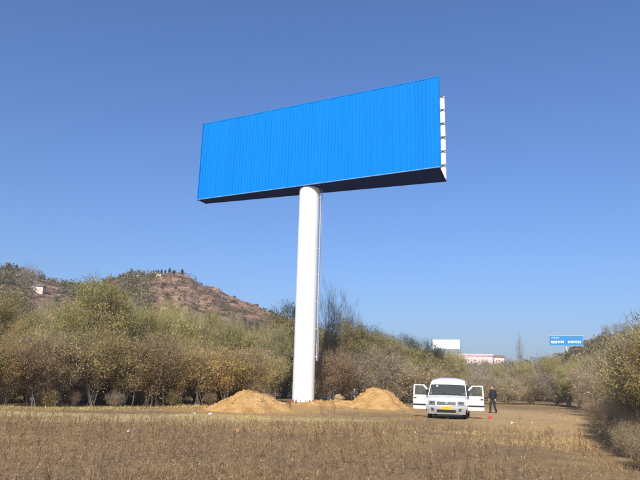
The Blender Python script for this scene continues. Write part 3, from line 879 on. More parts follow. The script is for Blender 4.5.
def grass_colour(x, y, cl2, g):
    n = len(x)
    mauve = np.array([0.275, 0.186, 0.105]); tan = np.array([0.54, 0.365, 0.165]); straw = np.array([0.55, 0.41, 0.175]); grn = np.array([0.22, 0.20, 0.075])
    right = np.clip((x - 0.08 * y + 0.5) / 5, 0, 1)[:, None]
    far = np.clip((y - 17) / 7, 0, 1)[:, None]
    c = mauve * (1 - right) + tan * right
    far = np.clip((y - 17 - 2.5 * cl2) / 6, 0, 1)[:, None]
    c = c * (1 - far) + (straw * (1 - 0.6 * right) + tan * 0.6 * right) * far
    k = np.clip(cl2 * 0.9 + g.normal(size=n) * 0.3, -1.2, 1.2)[:, None]
    c = c * (1 + 0.50 * k)
    r = g.random(n)[:, None]
    c = np.where(r < 0.05, grn, c); c = np.where(r > 0.965, straw * 0.85, c); c = np.where((r > 0.05) & (r < 0.13), mauve * 0.75, c)
    return np.clip(c * (1 + g.normal(size=(n, 1)) * 0.16), 0.01, 0.8)


van_xy = gnd(446.5, 420)
def clear_van(x, y): return ~((np.abs(x - van_xy[0] - 0.6) < 1.2) & (y > van_xy[1] - 0.1) & (y < van_xy[1] + 5))
V, Fl, x, y, cl, cl2, g = blades(400000, 7.5, 33, 0.025, 0.12, 0.0045, 5, lambda x, y, c, c2: np.clip(0.45 + (0.5 * c + 0.55 * c2) * (1 - 0.6 * np.clip((x - 1) / 4, 0, 1)) - 0.25 * np.clip((x - 2) / 4, 0, 1), 0.04, 1))
c = grass_colour(x, y, cl2, g)
tag(link_mesh('dry_grass', np_mesh('dry_grass', V, Fl, M['grass'], np.concatenate([c, c]))), 'dry brown grass covering the near field', 'grass', kind='stuff')
V, Fl, x, y, cl, cl2, g = blades(190000, 22, 60, 0.02, 0.065, 0.011, 6, lambda x, y, c, c2: np.clip(0.30 + 0.5 * c + 0.2 * c2 - 0.3 * np.clip((x - 5) / 4, 0, 1), 0.08, 1) * clear_van(x, y))
c = grass_colour(x, y, cl2, g)
tag(link_mesh('straw_grass', np_mesh('straw_grass', V, Fl, M['grass'], np.concatenate([c, c]))), 'short straw coloured grass across the far field', 'grass', kind='stuff')


def weeds(n, seed):
    """dead branching weed stalks"""
    g = np.random.default_rng(seed)
    Vs, Fs, Cs, b = [], [], [], 0
    y = np.sqrt(7.5 ** 2 + (24 ** 2 - 7.5 ** 2) * g.random(n)); x = (g.random(n) * 2 - 1) * (0.6 * y + 2)
    k = g.random(n) < np.clip(0.75 + 0.5 * fbm(x, y, 0.5, 4, 2) - 0.55 * np.clip((x - 1) / 4, 0, 1), 0.06, 1)
    for px, py in zip(x[k], y[k]):
        h = g.uniform(0.12, 0.36) * (2.3 if g.random() < 0.07 else 1); z = hz(px, py); m = int(g.integers(6, 12))
        s = np.sort(g.uniform(0.15, 1, m)); a = g.uniform(0, 6.28, m)
        o = np.stack([px + g.normal() * 0.02 * s, py + 0 * s, z + h * s * 0.85], 1)
        L = h * g.uniform(0.18, 0.42, m)
        d = np.stack([np.cos(a) * 0.6, np.sin(a) * 0.6, np.full(m, 0.8)], 1) * L[:, None]
        o = np.concatenate([[[px, py, z]], o]); d = np.concatenate([[[g.normal() * 0.06, g.normal() * 0.06, h]], d])
        sa = g.uniform(0, 6.28, m + 1); S = np.stack([np.cos(sa), np.sin(sa), 0 * sa], 1) * 0.005
        Vs.append(np.stack([o - S, o + S, o + d], 1).reshape(-1, 3)); Fs.append(np.arange(3 * (m + 1)).reshape(-1, 3) + b); b += 3 * (m + 1)
        col = np.array([[0.22, 0.14, 0.082], [0.33, 0.225, 0.125], [0.15, 0.10, 0.062]][g.choice(3)])
        Cs.append(np.tile(col * g.uniform(0.75, 1.3), (m + 1, 1)))
        # seed heads at the twig ends
        e = (o + d)[1:]; q, f = quads_np(e, 0.016, g, 0.7)
        Vs.append(q); b2 = b; b += len(q)
        Fs.append((f[:, [0, 1, 2]] + b2)); Fs.append((f[:, [0, 2, 3]] + b2)); Cs.append(np.tile(col * 1.35, (2 * len(e), 1)))
    return np_mesh('dead_weeds', np.concatenate(Vs), [np.concatenate(Fs)], M['grass'], np.concatenate(Cs))


tag(link_mesh('dead_weeds', weeds(6000, 9)), 'dead brown branching weeds over the foreground', 'weeds', kind='stuff')

# ------------------------------------------------------------------ the van
M['van_white'] = surf('van_white_paint', (0.68, 0.68, 0.66), 0.3, 0.07, 1.6, coat=0.4)
M['van_grey'] = surf('bumper_grey_plastic', (0.30, 0.30, 0.30), 0.55, 0.1, 5)
M['black'] = surf('black_plastic', (0.018, 0.018, 0.02), 0.5, 0.2, 6)
M['rubber'] = surf('tyre_rubber', (0.02, 0.02, 0.02), 0.85, 0.25, 8, c2=(0.05, 0.045, 0.035))
M['rim'] = surf('wheel_steel', (0.32, 0.32, 0.33), 0.4, 0.12, 6, metal=0.6)
M['plate'] = surf('plate_yellow', (0.80, 0.52, 0.02), 0.4, 0.05, 5)
M['trim_dark'] = surf('cab_trim', (0.035, 0.035, 0.04), 0.8, 0.2, 6)
M['seat_cloth'] = surf('seat_cloth', (0.06, 0.06, 0.075), 0.9, 0.2, 9)
M['red_cloth'] = surf('red_cloth', (0.45, 0.05, 0.05), 0.8, 0.2, 9)
M['badge'] = surf('chrome_badge', (0.6, 0.62, 0.68), 0.2, 0.05, 5, metal=0.9)


def glass(name, tint, transm=0.85, rough=0.02):
    m, nt, b = new_mat(name)
    n = noise(nt, 6, 3)
    b.inputs['Base Color'].default_value = (*tint, 1)
    b.inputs['Transmission Weight'].default_value = transm
    b.inputs['IOR'].default_value = 1.12
    nt.links.new(math_n(nt, 'MULTIPLY_ADD', n, 0.05, rough), b.inputs['Roughness'])
    return m


M['glass'] = glass('window_glass', (0.34, 0.38, 0.37))
M['lamp'] = glass('lamp_glass', (0.75, 0.77, 0.8), 0.9, 0.05)
M['lamp_bowl'] = surf('lamp_reflector', (0.22, 0.23, 0.25), 0.2, 0.1, 8, metal=0.8)
M['amber'] = surf('pale_amber_lens', (0.45, 0.38, 0.30), 0.3, 0.1, 5)

WZ = [(0.0, 0.93), (0.4, 0.97), (0.75, 0.985), (1.0, 0.985), (1.22, 0.965), (1.8, 0.885), (2.12, 0.835), (2.5, 0.80)]
def vw(z): return float(np.interp(z, [a for a, _ in WZ], [b for _, b in WZ]))

van = empty('van', (van_xy[0], van_xy[1], hz(*van_xy[:2])), 0.0)
van.rotation_euler = (0, 0, -math.atan2(van_xy[0], van_xy[1]) + math.radians(-4))
tag(van, 'white high-roofed van facing the viewer with both front doors open', 'van')
# outline front to rear at the side edge: y, z ; then centre bulge forward, centre rise
ST = [(0.10, 0.26, 0.10, 0), (0.07, 0.42, 0.12, 0), (0.07, 0.60, 0.12, 0), (0.12, 0.66, 0.12, 0), (0.17, 0.80, 0.12, 0), (0.24, 0.95, 0.13, 0.02), (0.34, 1.03, 0.14, 0.035),
      (0.62, 1.12, 0.15, 0.04), (0.95, 1.22, 0.17, 0.03), (1.50, 1.80, 0.14, 0.03), (1.62, 1.93, 0.13, 0.06), (1.82, 2.06, 0.10, 0.13), (2.15, 2.12, 0.0, 0.16), (3.0, 2.13, 0.0, 0.17), (4.85, 2.12, 0, 0.15)]


def skin(t, s, off=0.0):
    """point on the nose / roof skin: t along stations, s across (-1..1)"""
    i = min(int(t), len(ST) - 2); k = t - i
    a, b = ST[i], ST[i + 1]
    y, z, bu, ri = [a[j] * (1 - k) + b[j] * k for j in range(4)]
    w = vw(z) * (0.94 if z < 0.5 else 1.0)
    q = abs(s)
    p = Vector((w * s, y - bu * (1 - q ** 2.4), z + ri * (1 - q ** 3)))
    return p


def skin_off(t, s, off):
    e = 1e-3
    du = skin(t + e, s) - skin(t - e if t > e else t, s); dv = skin(t, s + e) - skin(t, s - e)
    n = dv.cross(du).normalized()
    if n.y > 0 and abs(n.y) > abs(n.z): n = -n
    if n.z < 0 and abs(n.z) > abs(n.y): n = -n
    return skin(t, s) + n * off


def patch(t0, t1, s0, s1, off=0.0, nt_=6, ns=10, thick=0.0):
    mb = MB(); v = []; f = []
    for i in range(nt_ + 1):
        for k in range(ns + 1):
            t = t0 + (t1 - t0) * i / nt_; s = s0 + (s1 - s0) * k / ns
            v.append(skin_off(t, s, off))
    for i in range(nt_):
        for k in range(ns):
            a = i * (ns + 1) + k
            f.append((a, a + 1, a + ns + 2, a + ns + 1))
    if thick:
        n = len(v)
        v += [skin_off(t0 + (t1 - t0) * i / nt_, s0 + (s1 - s0) * k / ns, off - thick) for i in range(nt_ + 1) for k in range(ns + 1)]
        f += [tuple(reversed([j + n for j in q])) for q in f]
        rim = [k for k in range(ns)] + [i * (ns + 1) + ns for i in range(nt_)] + [nt_ * (ns + 1) + k for k in range(ns, 0, -1)] + [i * (ns + 1) for i in range(nt_, 0, -1)]
        for j in range(len(rim)):
            a, b = rim[j], rim[(j + 1) % len(rim)]
            f.append((a, b, b + n, a + n))
    return mb.add(v, f)


def side_panel(polys, sgn, mb):
    """flat (y,z) polygons laid on the curved flank"""
    bm = bmesh.new()
    for poly in polys:
        bm.faces.new([bm.verts.new((0, a, b)) for a, b in poly])
    for z in (0.4, 0.75, 1.0, 1.22, 1.5, 1.8, 1.95):
        bmesh.ops.bisect_plane(bm, geom=bm.verts[:] + bm.edges[:] + bm.faces[:], plane_co=(0, 0, z), plane_no=(0, 0, 1))
    bmesh.ops.triangulate(bm, faces=bm.faces)
    bm.verts.index_update()
    mb.add([(sgn * vw(v.co.z), v.co.y, v.co.z) for v in bm.verts], [tuple(v.index for v in f.verts) for f in bm.faces])
    bm.free()


def arch(cy, r, y0=None, n=10):
    """arch points rear to front, above the sill"""
    return [(cy + r * math.cos(a), 0.36 + r * math.sin(a)) for a in np.linspace(0, math.pi, n)]


fa, ra = 0.88, 3.75
body = MB()
for sgn in (-1, 1):
    wing = [(0.10, 0.60), (0.12, 0.66), (0.17, 0.80), (0.24, 0.95), (0.34, 1.03), (0.62, 1.12), (0.95, 1.22), (1.02, 1.25), (1.27, 1.0), (1.27, 0.36)] + arch(fa, 0.375)[0:] + [(0.10, 0.36)]
    side_panel([wing], sgn, body)
    pil_a = [(0.95, 1.22), (1.50, 1.80), (1.62, 1.93), (1.82, 2.06), (2.15, 2.12), (2.15, 1.84), (1.56, 1.82), (1.04, 1.26)]
    side_panel([pil_a], sgn, body)
    rear = [(2.15, 0.36), (2.15, 1.84), (2.15, 2.12), (4.85, 2.12), (4.95, 1.2), (4.95, 0.36)] + arch(ra, 0.375)
    side_panel([rear], sgn, body)
    side_panel([[(1.27, 0.30), (2.15, 0.30), (2.15, 0.40), (1.27, 0.40)]], sgn, body)
# rear wall
body.add([(-vw(2.12), 4.85, 2.12), (vw(2.12), 4.85, 2.12), (vw(1.2), 4.95, 1.2), (-vw(1.2), 4.95, 1.2), (vw(0.36), 4.95, 0.36), (-vw(0.36), 4.95, 0.36), (0, 4.85, 2.27)], [(0, 1, 2, 3), (3, 2, 4, 5), (0, 6, 1)])
body.build('body', M['van_white'], van, smooth=True)
patch(3, 5, -1, 1, 0, 8, 16).build('front_panel', M['van_white'], van, smooth=True)
bon = patch(5, 8, -1, 1, 0, 10, 16).build('bonnet', M['van_white'], van, smooth=True)
for q in ((4.97, 5.03, -0.93, 0.93), (5.03, 7.9, -0.955, -0.945), (5.03, 7.9, 0.945, 0.955)): patch(*q, 0.003, 8, 12).build('shut_line', M['black'], bon, smooth=True)
rf = patch(9, 14, -1, 1, 0, 20, 16).build('roof', M['van_white'], van, smooth=True)
ws = patch(8.03, 8.97, -0.955, 0.955, 0.004, 8, 14).build('windscreen', M['glass'], van, smooth=True)
for s in (-1, 1): patch(8, 9, *((-1, -0.945) if s < 0 else (0.945, 1)), 0, 8, 2).build('windscreen_pillar', M['van_white'], van, smooth=True)
patch(8.0, 8.05, -0.95, 0.95, 0.006, 2, 14).build('windscreen_seal', M['black'], ws, smooth=True)
for s0, s1 in ((-0.85, -0.1), (0.05, 0.8)):
    a = [skin_off(8.05 + 0.10 * k / 6, s0 + (s1 - s0) * k / 6, 0.02) for k in range(7)]
    MB().tube(a, 0.009, 5).build('wiper', M['black'], ws)
for s in (-0.62,): patch(8.78, 8.92, s, s + 0.09, 0.009, 1, 2).build('sticker', M['liner'], ws)
bp = patch(0, 2.95, -1, 1, 0.02, 8, 18, 0.05).build('bumper', M['van_grey'], van, smooth=True)
patch(0.5, 1.3, -0.5, 0.5, 0.026, 3, 10).build('air_intake', M['black'], bp, smooth=True)
for s in (-0.78, 0.62): patch(0.9, 1.7, s, s + 0.16, 0.028, 2, 4).build('fog_lamp', M['lamp_bowl'], bp, smooth=True)
gr = patch(3.25, 4.55, -0.47, 0.47, 0.008, 5, 12).build('grille', M['black'], van, smooth=True)
for k in range(4): patch(3.40 + k * 0.33, 3.45 + k * 0.33, -0.46, 0.46, 0.022, 1, 12, 0.012).build('slat', M['van_grey'], gr, smooth=True)
bd = MB(); cpt = skin_off(3.95, 0, 0.035)
bd.ball(cpt, (0.10, 0.02, 0.045), 16, 8); bd.build('badge', M['badge'], gr, smooth=True)
for s in (-1, 1):
    s0, s1 = sorted((s * 0.53, s * 0.93))
    h = patch(3.2, 4.75, s0, s1, 0.010, 5, 6).build('headlight', M['lamp_bowl'], van, smooth=True)
    patch(3.22, 4.73, s0 + 0.01, s1 - 0.01, 0.03, 5, 6).build('lens', M['lamp'], h, smooth=True)
    c = skin_off(4.0, s * 0.68, 0.012); MB().ball(c, (0.085, 0.02, 0.085), 14, 8).build('bulb_bowl', M['black'], h, smooth=True)
    a0, a1 = sorted((s * 0.84, s * 0.925)); patch(3.4, 4.5, a0, a1, 0.034, 3, 2).build('indicator', M['amber'], h, smooth=True)
# number plate with dark characters
pc = skin_off(1.75, 0, 0.04)
plt = MB().box((-0.24, -0.012, -0.075), (0.24, 0.012, 0.075)).build('licence_plate', M['plate'], van, loc=pc)
cx = -0.2
for k in range(7):
    mk = MB(); wv = 0.042
    for (a, b, c2, d2) in [((0, -0.045, 0.008, 0.045)), ((0.034, -0.045, 0.042, 0.045)), ((0.0, 0.037, 0.042, 0.045)), ((0, -0.004, 0.042, 0.004)), ((0, -0.045, 0.042, -0.037))][(k % 2):5 - (k % 3 == 0)]:
        mk.box((cx + a, -0.0165, b), (cx + c2, -0.0125, d2))
    mk.build('plate_character', M['black'], plt); cx += 0.056 + (0.03 if k == 1 else 0)


def wheel(cx, cy):
    w = empty('wheel', (cx, cy, 0.335)); w.parent = van
    ty = MB(); n = 28; prof = [(0.21, -0.09), (0.27, -0.105), (0.325, -0.095), (0.335, -0.06), (0.335, 0.06), (0.325, 0.095), (0.27, 0.105), (0.21, 0.09)]
    v = [(o, r * math.cos(k * math.tau / n), r * math.sin(k * math.tau / n)) for k in range(n) for r, o in prof]
    m_ = len(prof)
    ty.add(v, [(k * m_ + j, k * m_ + j + 1, (k + 1) % n * m_ + j + 1, (k + 1) % n * m_ + j) for k in range(n) for j in range(m_ - 1)])
    ty.build('tyre', M['rubber'], w, smooth=True)
    rm = MB(); s = 1 if cx > 0 else -1
    prof = [(0.215, 0.085), (0.19, 0.05), (0.12, 0.03), (0.07, 0.055), (0.0, 0.06)]
    v = [(s * o, r * math.cos(k * math.tau / n), r * math.sin(k * math.tau / n)) for k in range(n) for r, o in prof]; m_ = len(prof)
    rm.add(v, [(k * m_ + j, k * m_ + j + 1, (k + 1) % n * m_ + j + 1, (k + 1) % n * m_ + j) for k in range(n) for j in range(m_ - 1)])
    rm.build('rim', M['rim'], w, smooth=True)
    MB().tube([(-0.06, 0, 0), (0.03, 0, 0)], 0.2, 20).build('brake_drum', M['black'], w)


for cx in (-0.86, 0.86):
    for cy in (fa, ra): wheel(cx, cy)
    for cy in (fa, ra):
        s = 1 if cx > 0 else -1
        a = [(cy + 0.385 * math.cos(t), 0.36 + 0.385 * math.sin(t)) for t in np.linspace(0, math.pi, 12)]
        v = [(s * 0.95, p, q) for p, q in a] + [(s * 0.62, p, q) for p, q in a]
        MB().add(v, [(i, i + 1, i + 13, i + 12) for i in range(11)] + [tuple(range(12, 24))]).build('wheel_arch', M['black'], van)
# cab inside
MB().box((-0.9, 0.55, 0.36), (0.9, 4.9, 0.42)).build('cab_floor', M['trim_dark'], van)
MB().prism([(0.72, 0.45), (0.72, 1.14), (1.05, 1.17), (1.26, 1.08), (1.22, 0.82), (1.1, 0.45)], -0.9, 0.9).build('dashboard', M['trim_dark'], van, bevel=0.02)
MB().prism([(0.80, 1.14), (0.90, 1.22), (1.04, 1.21), (1.0, 1.16)], -0.55, 0.5).build('dash_cloth', M['red_cloth'], van, bevel=0.01)
for xs in (-0.52, 0.08, 0.52):
    st = empty('seat', (xs, 1.95, 0.42)); st.parent = van
    MB().box((-0.23, -0.3, 0.22), (0.23, 0.22, 0.40)).build('cushion', M['seat_cloth'], st, bevel=0.05)
    MB().prism([(0.18, 0.38), (0.32, 0.38), (0.44, 1.0), (0.34, 1.02)], -0.22, 0.22).build('backrest', M['seat_cloth'], st, bevel=0.04)
    MB().box((-0.13, 0.34, 1.04), (0.13, 0.44, 1.24)).build('headrest', M['seat_cloth'], st, bevel=0.04)
    MB().box((-0.2, -0.25, 0.0), (0.2, 0.2, 0.22)).build('seat_base', M['trim_dark'], st)
sw_ = MB(); ring = [(0.5 + 0.19 * math.cos(t), 1.42 + 0.11 * math.sin(t) * 0.6, 1.12 + 0.17 * math.sin(t)) for t in np.linspace(0, math.tau, 25)]
sw_.tube(ring, 0.016, 6, cap=False); sw_.tube([(0.5, 1.42, 1.12), (0.5, 1.2, 1.0)], 0.03, 6); sw_.tube([ring[0], ring[12]], 0.014, 5)
sw_.build('steering_wheel', M['black'], van, smooth=True)
MB().tube([(0, 1.42, 1.78), (0, 1.47, 1.72)], 0.01, 5).box((-0.12, 1.46, 1.64), (0.12, 1.5, 1.72)).build('inner_mirror', M['black'], van)
# flank glass behind the door, sliding-door seams, tail lamps
for sgn in (-1, 1):
    for y0, y1 in ((2.28, 3.2), (3.3, 4.7)):
        mb = MB(); side_panel([[(y0, 1.3), (y1, 1.3), (y1, 1.78), (y0, 1.78)]], sgn, mb)
        mb.v = [(x + sgn * 0.004, y, z) for x, y, z in mb.v]; mb.build('side_window', M['black'], van)
    mb = MB(); side_panel([[(2.18, 0.62), (4.9, 0.62), (4.9, 0.68), (2.18, 0.68)]], sgn, mb); mb.v = [(x + sgn * 0.008, y, z) for x, y, z in mb.v]; mb.build('rub_strip', M['van_grey'], van)
    MB().box((sgn * 0.9 - 0.06, 4.93, 0.7), (sgn * 0.9 + 0.06, 4.99, 1.15)).build('tail_lamp', M['red_cloth'], van)


def door(sgn, ang):
    hinge = Vector((sgn * 0.975, 1.285, 0))
    d = empty('door', hinge); d.parent = van
    d.rotation_euler = (0, 0, sgn * math.radians(ang))
    T = 0.07
    # outline pieces in (y,z), joined: lower skin, window frame bars
    low = [(1.285, 0.42), (1.285, 1.0), (1.06, 1.25), (2.13, 1.25), (2.13, 0.42)]
    bars = [[(1.06, 1.25), (1.56, 1.80), (1.62, 1.75), (1.16, 1.25)], [(1.56, 1.80), (2.13, 1.81), (2.13, 1.75), (1.62, 1.75)], [(2.06, 1.25), (2.06, 1.75), (2.13, 1.75), (2.13, 1.25)]]
    sh = MB()
    for q in [low] + bars:
        n = len(q)
        v = [(sgn * vw(b) - hinge.x, a - hinge.y, b) for a, b in q] + [(sgn * (vw(b) - T) - hinge.x, a - hinge.y, b) for a, b in q]
        sh.add(v, [tuple(range(n)), tuple(reversed(range(n, 2 * n)))] + [(i, i + n, (i + 1) % n + n, (i + 1) % n) for i in range(n)])
    sh.build('door_shell', M['van_white'], d)
    q = [(1.16, 1.25), (1.62, 1.75), (2.06, 1.75), (2.06, 1.25)]
    MB().add([(sgn * (vw(b) - 0.03) - hinge.x, a - hinge.y, b) for a, b in q], [(0, 1, 2, 3)]).build('window_pane', M['glass'], d)
    qs = [(1.06 + 0.0, 1.225), (2.12, 1.225), (2.12, 1.25), (1.09, 1.25)]
    MB().add([(sgn * (vw(b) + 0.004) - hinge.x, a - hinge.y, b) for a, b in qs], [(0, 1, 2, 3)]).build('window_seal', M['black'], d)
    MB().box((min(0.0, sgn * 0.022), 0.02, 0.61), (max(0.0, sgn * 0.022), 0.835, 0.69)).build('rub_strip', M['black'], d)
    MB().box((min(0.0, sgn * 0.03), 0.66, 1.02), (max(0.0, sgn * 0.03), 0.80, 1.07)).build('handle', M['black'], d)
    mi = empty('wing_mirror', (sgn * 0.0, 0.02, 1.26)); mi.parent = d
    MB().tube([(0, -0.02, 0), (sgn * 0.14, -0.05, 0.06)], 0.022, 6).build('mirror_arm', M['black'], mi)
    MB().box((sgn * 0.2 - 0.09, -0.11, -0.02), (sgn * 0.2 + 0.09, -0.02, 0.28)).build('mirror_housing', M['black'], mi, bevel=0.025)
    return d


door(-1, -72); door(1, -70)


def squat(o, zoff=0.0):
    """true height of this body: lower glass and roof than first drawn"""
    for c in o.children:
        z = zoff + c.location.z
        if c.name.startswith('wheel') and c.type == 'EMPTY': continue
        if c.type == 'MESH':
            for vt in c.data.vertices: vt.co.z = float(np.interp(vt.co.z + z, [-1, 0, 0.62, 1.25, 1.82, 2.3], [-1, 0, 0.60, 1.13, 1.64, 2.0])) - z
        squat(c, z)


squat(van)

# ------------------------------------------------------------------ people
M['skin'] = surf('skin', (0.42, 0.26, 0.18), 0.6, 0.1, 8)
M['hair'] = surf('black_hair', (0.012, 0.010, 0.010), 0.6, 0.3, 20)
M['navy'] = surf('navy_jacket', (0.011, 0.012, 0.024), 0.85, 0.25, 7, bmp=0.3)
M['dark_cloth'] = surf('dark_trousers', (0.022, 0.022, 0.028), 0.85, 0.25, 7, bmp=0.3)
M['shaded_grey_cloth'] = surf('shade_darkened_grey_jacket', (0.045, 0.048, 0.06), 0.85, 0.25, 7, bmp=0.3)  # crouching figure's jacket: grey cloth darkened in colour to stand in for shade
M['shoe'] = surf('shoe', (0.03, 0.026, 0.024), 0.7, 0.2, 9)


def remeshed(name, mb, mat, parent, vox=0.014, sm=6):
    o = mb.build(name, mat, parent, smooth=True)
    r = o.modifiers.new('merge', 'REMESH'); r.mode = 'VOXEL'; r.voxel_size = vox; r.use_smooth_shade = True
    s = o.modifiers.new('smooth', 'SMOOTH'); s.iterations = sm; s.factor = 0.5
    return o


def person(loc, rz, J, label, jacket, trousers, fold=0.0):
    """J: joint positions in metres, x across, -y forward"""
    p = empty('person', loc, rz); tag(p, label, 'person')
    V3 = Vector; b = MB()
    pel, che, nek, hed = V3(J['pelvis']), V3(J['chest']), V3(J['neck']), V3(J['head'])
    # bare body, one merged surface: head with brow, nose, chin and ears, neck, torso, limbs, hands with fingers
    b.tube([pel, (pel + che) / 2, che, (che * 0.35 + nek * 0.65)], [0.145, 0.135, 0.155, 0.08], 12)
    b.tube([nek - V3((0, 0, 0.06)), (nek + hed) / 2 - V3((0, 0, 0.01)), hed - V3((0, 0, 0.02))], [0.065, 0.056, 0.055], 10)
    b.ball(hed + V3((0, 0.012, 0.025)), (0.076, 0.095, 0.105), 16, 12)
    b.ball(hed + V3((0, -0.035, -0.055)), (0.055, 0.055, 0.06), 12, 8)
    b.tube([hed + V3((0, -0.085, 0.02)), hed + V3((0, -0.108, -0.022))], [0.012, 0.018], 6)
    b.tube([hed + V3((-0.03, -0.083, -0.062)), hed + V3((0.03, -0.083, -0.062))], 0.012, 6)
    for s in (-1, 1): b.ball(hed + V3((s * 0.078, 0.01, 0)), (0.012, 0.022, 0.035), 8, 6)
    jk, tr_, sh = MB(), MB(), MB()
    jk.tube([pel - V3((0, 0, 0.06)), pel + V3((0, 0, 0.05)), (pel + che) / 2, che, (che * 0.45 + nek * 0.55), nek + V3((0, 0, 0.01))], [0.178, 0.178, 0.168, 0.182, 0.135, 0.075], 14)
    tr_.tube([pel - V3((0, 0, 0.1)), pel + V3((0, 0, 0.06))], [0.15, 0.16], 12)
    for s, k in ((-1, 'l'), (1, 'r')):
        sho, elb, wri, hip, kne, ank = [V3(J[a + k]) for a in ('sho', 'elb', 'wri', 'hip', 'kne', 'ank')]
        b.tube([che * 0.5 + nek * 0.2 + sho * 0.3, sho, elb, wri], [0.07, 0.056, 0.042, 0.028], 8)
        jk.tube([che * 0.6 + nek * 0.1 + sho * 0.3, sho, (sho + elb) / 2, elb, (elb + wri) / 2, wri - (wri - elb) * 0.06], [0.09, 0.082, 0.07, 0.06, 0.053, 0.046], 10)
        d = (wri - elb).normalized(); fw = V3((0, -1, 0)); fw = (fw - d * fw.dot(d)).normalized(); ac = d.cross(fw)
        palm = wri + d * 0.05
        b.tube([wri - d * 0.01, wri + d * 0.03, wri + d * 0.09], [0.026, 0.036, 0.034], 8)
        for j, (o, L) in enumerate(((-0.03, 0.065), (-0.01, 0.08), (0.01, 0.076), (0.03, 0.058))):
            q = wri + d * 0.085 + fw * o
            b.tube([q, q + d * L * 0.55, q + d * L + ac * s * -0.025], [0.010, 0.009, 0.008], 6)
        b.tube([wri + d * 0.03 - fw * -0.03, wri + d * 0.065 + fw * 0.055, wri + d * 0.095 + fw * 0.06], [0.012, 0.011, 0.009], 6)
        b.tube([pel, hip, kne, ank], [0.11, 0.085, 0.052, 0.036], 8)
        tr_.tube([pel * 0.4 + hip * 0.6, hip, (hip + kne) / 2, kne, (kne + ank) / 2, ank + V3((0, 0, 0.0))], [0.12, 0.105, 0.09, 0.075, 0.073, 0.066], 10)
        t = V3(J.get('toe' + k, ank + V3((0, -0.16, -0.05))))
        b.tube([ank, ank * 0.3 + t * 0.7, t], [0.036, 0.03, 0.022], 8)
        hl = ank + (ank - t).normalized() * 0.05; hl.z = ank.z - 0.03
        sh.tube([V3((hl.x, hl.y, ank.z - 0.045)), V3((ank.x, ank.y, ank.z - 0.02)), ank * 0.4 + t * 0.6 - V3((0, 0, 0.015)), t - V3((0, 0, 0.005))], [0.035, 0.05, 0.045, 0.03], 10)
        sh.tube([ank + V3((0, 0, 0.02)), ank - V3((0, 0, 0.04))], [0.045, 0.045], 8)
    remeshed('body', b, M['skin'], p, 0.009, 3)
    remeshed('jacket', jk, jacket, p, 0.016)
    remeshed('trousers', tr_, trousers, p, 0.016)
    remeshed('shoes', sh, M['shoe'], p, 0.012)
    hr = MB()
    hr.ball(hed + V3((0, 0.025, 0.05)), (0.084, 0.098, 0.095), 16, 10)
    hr.v = [(x, y, max(z, hed.z - 0.03 + 0.07 * (y - hed.y < -0.04))) for x, y, z in hr.v]
    remeshed('hair', hr, M['hair'], p, 0.01, 2)
    for s in (-1, 1): MB().ball(hed + V3((s * 0.03, -0.083, 0.012)), (0.012, 0.008, 0.007), 8, 6).build('eye', M['hair'], p)
    return p


stand = dict(pelvis=(0, 0, 0.93), chest=(0, 0.0, 1.27), neck=(0, 0.0, 1.46), head=(0, -0.02, 1.60), shol=(-0.19, 0, 1.39), elbl=(-0.25, 0.04, 1.11), wril=(-0.22, -0.10, 0.88),
             shor=(0.19, 0, 1.39), elbr=(0.24, 0.05, 1.11), wrir=(0.24, -0.03, 0.86), hipl=(-0.095, 0, 0.88), knel=(-0.12, -0.12, 0.48), ankl=(-0.13, -0.14, 0.09),
             hipr=(0.095, 0, 0.88), kner=(0.11, 0.0, 0.47), ankr=(0.13, 0.12, 0.09))
pp = gnd(493.5, 413)
person((pp[0], pp[1], hz(pp[0], pp[1])), math.radians(-58), stand, 'person in dark navy jacket and dark trousers standing right of the van', M['navy'], M['dark_cloth'])
crouch = dict(pelvis=(0, 0.14, 0.40), chest=(0, -0.04, 0.72), neck=(0, -0.13, 0.88), head=(0, -0.20, 1.01), shol=(-0.19, -0.08, 0.83), elbl=(-0.25, -0.26, 0.62), wril=(-0.10, -0.44, 0.55),
              shor=(0.19, -0.08, 0.83), elbr=(0.25, -0.28, 0.62), wrir=(0.08, -0.45, 0.53), hipl=(-0.10, 0.12, 0.36), knel=(-0.20, -0.28, 0.50), ankl=(-0.15, 0.0, 0.09),
              hipr=(0.10, 0.12, 0.36), kner=(0.20, -0.28, 0.48), ankr=(0.15, 0.0, 0.09))
q = at_y(354.5, 402, 48.2)
person((q[0], q[1], max(hz(q[0], q[1]), 0.12)), math.radians(-5), crouch, 'person in dark clothes, jacket darkened as if in shade, crouching by the right soil heap', M['shaded_grey_cloth'], M['dark_cloth'])

# ------------------------------------------------------------------ litter
M['litter_white'] = surf('white_plastic_litter', (0.60, 0.59, 0.56), 0.6, 0.15, 9)
M['litter_orange'] = surf('orange_plastic_litter', (0.75, 0.24, 0.08), 0.5, 0.15, 9)
M['litter_red'] = surf('red_plastic_litter', (0.62, 0.05, 0.06), 0.5, 0.15, 9)


def crumpled(seed, sx, sy, sz):
    r = random.Random(seed); mb = MB().ball((0, 0, 0), 1, 12, 8)
    v = []
    for x, y, z in mb.v:
        k = r.uniform(0.72, 1.15)
        v.append((x * k * sx, y * k * sy, max(z * k, -0.45) * sz + 0.42 * sz))
    mb.v = v
    return mb


